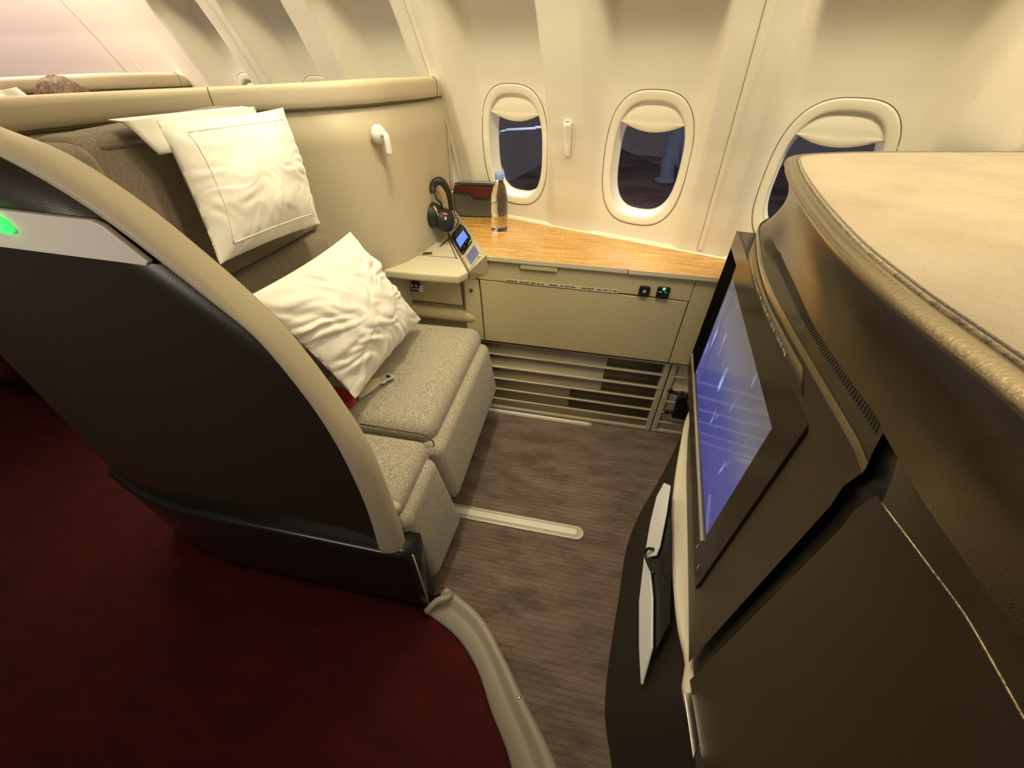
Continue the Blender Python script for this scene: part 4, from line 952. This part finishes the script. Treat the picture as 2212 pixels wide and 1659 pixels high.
# main faces below the ledge
BLC = [(.33, -.60), (.325, -.05), (.319, .14), (.316, .23), (.314, .31), (.322, .37), (.334, .46), (.348, .57), (.364, .70), (.388, .88), (.43, 1.08), (.52, 1.21), (.68, 1.28), (.95, 1.24), (1.35, 1.12)]
MDC = [(.325, -.60), (.318, -.05), (.314, .14), (.312, .23), (.310, .31), (.316, .37), (.322, .46), (.328, .57), (.338, .70), (.358, .88), (.405, 1.08), (.52, 1.22), (.68, 1.28), (.95, 1.24), (1.35, 1.12)]
BL = param_line([Vector((x, y, .91)) for x, y in BLC])
mid = param_line([Vector((x, y, .945)) for x, y in MDC])
LO = [p + Vector((.004 if i > IG1 else 0, 0, -.010 if i > IG1 else 0)) for i, p in enumerate(LE)]
rows = [LO, [a.lerp(b, .5) for a, b in zip(LO, mid)], mid, BL, [Vector((p.x, p.y, .62)) for p in BL], [Vector((p.x, p.y, .36)) for p in BL]]
loft('face_panel', [r[IG1:] for r in rows], M['body'], un)
loft('aisle_panel', [r[:IG0 + 1] for r in rows], M['body'], un)
# dark joint between both panels
loft('panel_joint', [[r[i] + Vector((.010, .0, -.004)) for i in range(IG0 - 5, IG1 + 6)] for r in [BB, [b.lerp(l, .5) for b, l in zip(BB, LE)]] + rows], M['black'], un)
strip('edge_line', LE[2:IG0], .0013, M['bronze_rim'], un)
# pale lip curve and the skirt under it
stripc = [Vector((.36, -.45, .33)), Vector((.335, .05, .33)), P(1520, 1659, z=.33), P(1490, 1560, z=.33), P(1474, 1480, z=.33), P(1481, 1430, z=.33), P(1464, 1350, z=.33), P(1454, 1250, z=.33), P(1450, 1150, z=.33), P(1456, 1050, z=.33), P(1470, 960, z=.33), P(1485, 895, z=.33), Vector((.50, 1.24, .33)), Vector((.62, 1.30, .33))]
SL = smooth_line(stripc, 90)
lipw = [p + Vector((.022, 0, .006)) for p in SL]
rows = [[p + Vector((.045, 0, .012)) for p in SL], lipw, [p + Vector((.008, 0, .006)) for p in SL], [p + Vector((0, 0, 0)) for p in SL], [p + Vector((.001, 0, -.012)) for p in SL], [p + Vector((.012, 0, -.016)) for p in SL]]
loft('pale_lip', rows, M['lip'], un)
floorc = [Vector((.30, -.45, .0)), Vector((.25, .05, .0)), Vector((.223, .199, 0)), Vector((.205, .30, 0)), Vector((.215, .42, 0)), Vector((.245, .599, 0)), Vector((.275, .777, 0)), Vector((.34, .95, 0)), Vector((.44, 1.12, 0)), Vector((.60, 1.28, 0))]
FL = smooth_line(floorc, 90)
rows = []
S0 = [p + Vector((.010, 0, -.014)) for p in SL]
for s in range(7): rows.append([a.lerp(b, s / 6) for a, b in zip(S0, FL)])
loft('skirt', rows, M['skirt'], un)
rows = [[Vector((.05 + p.x, p.y, .355)) for p in SL], [p + Vector((.044, 0, .0125)) for p in SL]]
loft('lip_back', rows, M['body'], un)
# back and end walls so the unit is solid
prism('unit_core', [Vector((.42, -.58, .01)), Vector((.40, .3, .01)), Vector((.46, .95, .01)), Vector((.70, 1.20, .01)), Vector((1.33, 1.05, .01)), Vector((1.33, -.58, .01))], (0, 0, 1.13), M['body'], un)
# latch in the lip near the aisle
lq = [P(1476, 1500, z=.338), P(1494, 1496, z=.338), P(1512, 1600, z=.338), P(1496, 1640, z=.338)]
prism('latch_cover', lq, (0, 0, .005), M['metal'], un, .001)
prism('latch_recess', [P(1500, 1635, z=.342), P(1511, 1612, z=.342), P(1518, 1668, z=.342), P(1506, 1668, z=.342)], (0, 0, .002), M['dark_slot'], un)
# pocket in the skirt: black opening with white magazine
pn = Vector((.33, 0, -.085)).normalized(); p0 = Vector((.309, .5, .33))
SK = lambda x, y, h=0: P(x, y, pl=(p0 - pn * h, pn))
pkt = prism('pocket_opening', [SK(1447, 1052, .006), SK(1452, 1150, .006), SK(1450, 1260, .006), SK(1448, 1345, .006), SK(1400, 1440, .006), SK(1404, 1250, .006), SK(1420, 1110, .006)], pn * -.002, M['black'], un)
mg = empty('magazine', SK(1400, 1300, .01), 'white folded magazine edge standing in the dark pocket below the monitor', 'magazine')
a_ = [(1434, 1043), (1445, 1048), (1436, 1110), (1422, 1180), (1414, 1200)]; b_ = [(1434, 1043), (1418, 1072), (1404, 1130), (1394, 1190), (1390, 1205)]
prism('upper_cover', [SK(x, y, .018) for x, y in a_] + [SK(x, y, .018) for x, y in reversed(b_[1:])], pn * .006, M['paper'], mg, .001)
prism('lower_cover', [SK(x, y, .018) for x, y in [(1391, 1205), (1402, 1235), (1407, 1290), (1406, 1400), (1384, 1478), (1380, 1400), (1380, 1300)]], pn * .006, M['paper'], mg, .001)
tube('strap_loop', smooth_line([SK(1412, 1186, .022), SK(1398, 1186, .030), SK(1394, 1200, .030), SK(1404, 1225, .028), SK(1412, 1240, .026)], 16), .004, M['black'], mg, 8)

# monitor
fo = [MP(1597, 497), MP(1724, 893), MP(1491, 1287), MP(1491, 772)]
mn = empty('monitor', fo[3], 'wide flat monitor with glowing violet-blue screen on the partition facing the seat', 'monitor')
ft, nt_, nb_, fb = fo[0], fo[1], fo[2], fo[3]
ztp = (ft.z + nt_.z) / 2; zbt = (nb_.z + fb.z) / 2
sc_ = [MP(1581, 602), MP(1666, 905), MP(1521, 1182), MP(1504, 796)]
zs1, zs0 = (sc_[0].z + sc_[1].z) / 2, (sc_[2].z + sc_[3].z) / 2
def mpt(s, z, d=0): return NS * (DM + d) + DS * s + Vector((0, 0, z))
sa = min(nt_.dot(DS), nb_.dot(DS)); sb_ = max(ft.dot(DS), fb.dot(DS)); s0_ = (sc_[1].dot(DS) + sc_[2].dot(DS)) / 2; s1_ = (sc_[0].dot(DS) + sc_[3].dot(DS)) / 2
outr = [mpt(sa, zbt), mpt(sb_, zbt), mpt(sb_, ztp), mpt(sa, ztp)]
prism('housing', [p + NS * .004 for p in outr], NS * .05, M['bezel'], mn, .004)
o_r = [mpt(sa, zbt, 0), mpt(sb_, zbt, 0), mpt(sb_, ztp, 0), mpt(sa, ztp, 0)]
i_r = [mpt(s0_, zs0, 0), mpt(s1_, zs0, 0), mpt(s1_, zs1, 0), mpt(s0_, zs1, 0)]
i_b = [p + NS * .008 for p in i_r]; o_b = [p + NS * .004 for p in o_r]
v = o_b + o_r + i_r + i_b; f = []
for r in range(3):
    for k in range(4): f.append((r * 4 + k, r * 4 + (k + 1) % 4, (r + 1) * 4 + (k + 1) % 4, (r + 1) * 4 + k))
mesh('bezel', v, f, M['bezel'], mn, False)
sme = mesh('screen', [p + NS * .0015 - NS * .0 for p in [q + NS * .0 for q in i_r]], [(0, 1, 2, 3)], M['screen'], mn, False)
uvl = sme.data.uv_layers.new(name='u'); 
for li, lo_ in enumerate(sme.data.loops):
    uvl.data[li].uv = [(0, 0), (1, 0), (1, 1), (0, 1)][lo_.vertex_index]
prism('recess_shade_strip', [mpt(s1_ + .003, zs0 - .012, -.0004), mpt(sb_ - .008, zs0 - .012, -.0004), mpt(sb_ - .008, zs1 + .03, -.0004), mpt(s1_ + .003, zs1 + .03, -.0004)], NS * .0008, M['recess_shade_black'], mn)  # dark strip painting the recess shade along the far bezel
for k in (1, 2):
    s_ = sa + .035 + .05 * (k - 1); box_ = [mpt(s_, zbt + .018, -.0006), mpt(s_ + .004, zbt + .018, -.0006), mpt(s_ + .004, zbt + .034, -.0006), mpt(s_, zbt + .034, -.0006)]
    prism('bezel_mark', box_, NS * .0006, M['alu'], mn)
prism('lower_channel', [mpt(s0_, zs0 - .022, -.004), mpt(sb_ - .02, zs0 - .022, -.004), mpt(sb_ - .02, zs0 - .014, -.004), mpt(s0_, zs0 - .014, -.004)], NS * .004, M['alu'], mn)
# advisory strip above the monitor
ids = list(range(50, 82))
st0 = [LO[i].lerp(mid[i], .15) for i in ids]; st1 = [LO[i].lerp(mid[i], .95) for i in ids]
adv = loft('advisory_strip', [[p + Vector((-.0012, 0, 0)) for p in st1], [p + Vector((-.0016, 0, 0)) for p in st0]], M['body_lt'], un); solid(adv, .001)
a_, b_ = MP(1640, 600), MP(1682, 735)
ii = list(range(54, 76))
pa, pb = LO[ii[0]].lerp(mid[ii[0]], .55), LO[ii[-1]].lerp(mid[ii[-1]], .55)
txt = 'Screen must be stowed for take-off and landing'
upv = (LO[ii[0]] - mid[ii[0]]).normalized()
ln_ = (pb - pa).length
dirv = (pa - pb).normalized()
# letters set one by one so that the line follows the curved face
PLn = smooth_line([LO[i].lerp(mid[i], .62) for i in ii], 200)[::-1]
L_ = sum((b - a).length for a, b in zip(PLn, PLn[1:]))
step = L_ / (len(txt) + 1)
LV, LF = [], []
for k, chh in enumerate(txt):
    if chh == ' ': continue
    j = int((k + .3) / (len(txt) + 1) * 198); p = PLn[j]; d_ = (PLn[j + 1] - PLn[j]).normalized()
    nrm3 = d_.cross(Vector((0, 0, 1))).normalized()
    if nrm3.x > 0: nrm3 = -nrm3
    uy = Vector((-.2, 0, 1)); uy = (uy - d_ * uy.dot(d_)).normalized(); uz = d_.cross(uy)
    c_ = bpy.data.curves.new('tmp', 'FONT'); c_.body = chh; c_.size = .0125; c_.extrude = .0002; c_.resolution_u = 2
    to = bpy.data.objects.new('tmp', c_); COL.objects.link(to); dg = bpy.context.evaluated_depsgraph_get()
    tm = to.evaluated_get(dg).to_mesh(); q0 = len(LV); org = p + nrm3 * .0045
    LV += [org + d_ * w_.co.x + uy * w_.co.y + uz * w_.co.z for w_ in tm.vertices]; LF += [tuple(q0 + a for a in pp_.vertices) for pp_ in tm.polygons]
    to.evaluated_get(dg).to_mesh_clear(); bpy.data.objects.remove(to); bpy.data.curves.remove(c_)
mesh('lettering', LV, LF, M['ink_lt'], adv, False)
# ================================================================ OUTSIDE, seen through the windows
ap = slab('apron_ground', [UW(-9, 2.6), UW(9, 2.6), UW(12, 30), UW(-12, 30)], -3.2, M['outside']); tag(ap, kind='structure')
cl = empty('boarding_bridge_column', UW(1.2, 8.5, -3.2), 'pale blue-lit column standing on the apron outside the middle window', 'column')
lathe('shaft', P(1437, 392, z=-3.15), [(.60, 0), (.60, .12), (.36, .2), (.30, 3.9)], M['steel'], cl, 24)
tr = empty('airbridge_truss', UW(-4.5, 8, -3.0), 'dim steel truss beams outside the left window', 'truss')
for (u0, z0, u1, z1) in [(-5.6, 1.6, -3.4, -2.9), (-5.2, -2.6, -4.3, -.8), (-5.8, .2, -3.0, .5), (-6.4, -.5, -7.4, 1.5), (-6.2, -2.4, -8.4, -.2), (-8.6, .9, -6.0, .75)]:
    tube('beam', [UW(u0, 7.5, z0), UW(u1, 7.5, z1)], .022, M['steel'], tr, 8)
pt = bpy.data.lights.new('apron_floodlight', 'POINT'); pt.energy = 2600; pt.color = (.86, .86, 1); pt.shadow_soft_size = .4
po = bpy.data.objects.new('apron_floodlight', pt); po.location = UW(-1.5, 4.5, 3.5); COL.objects.link(po)
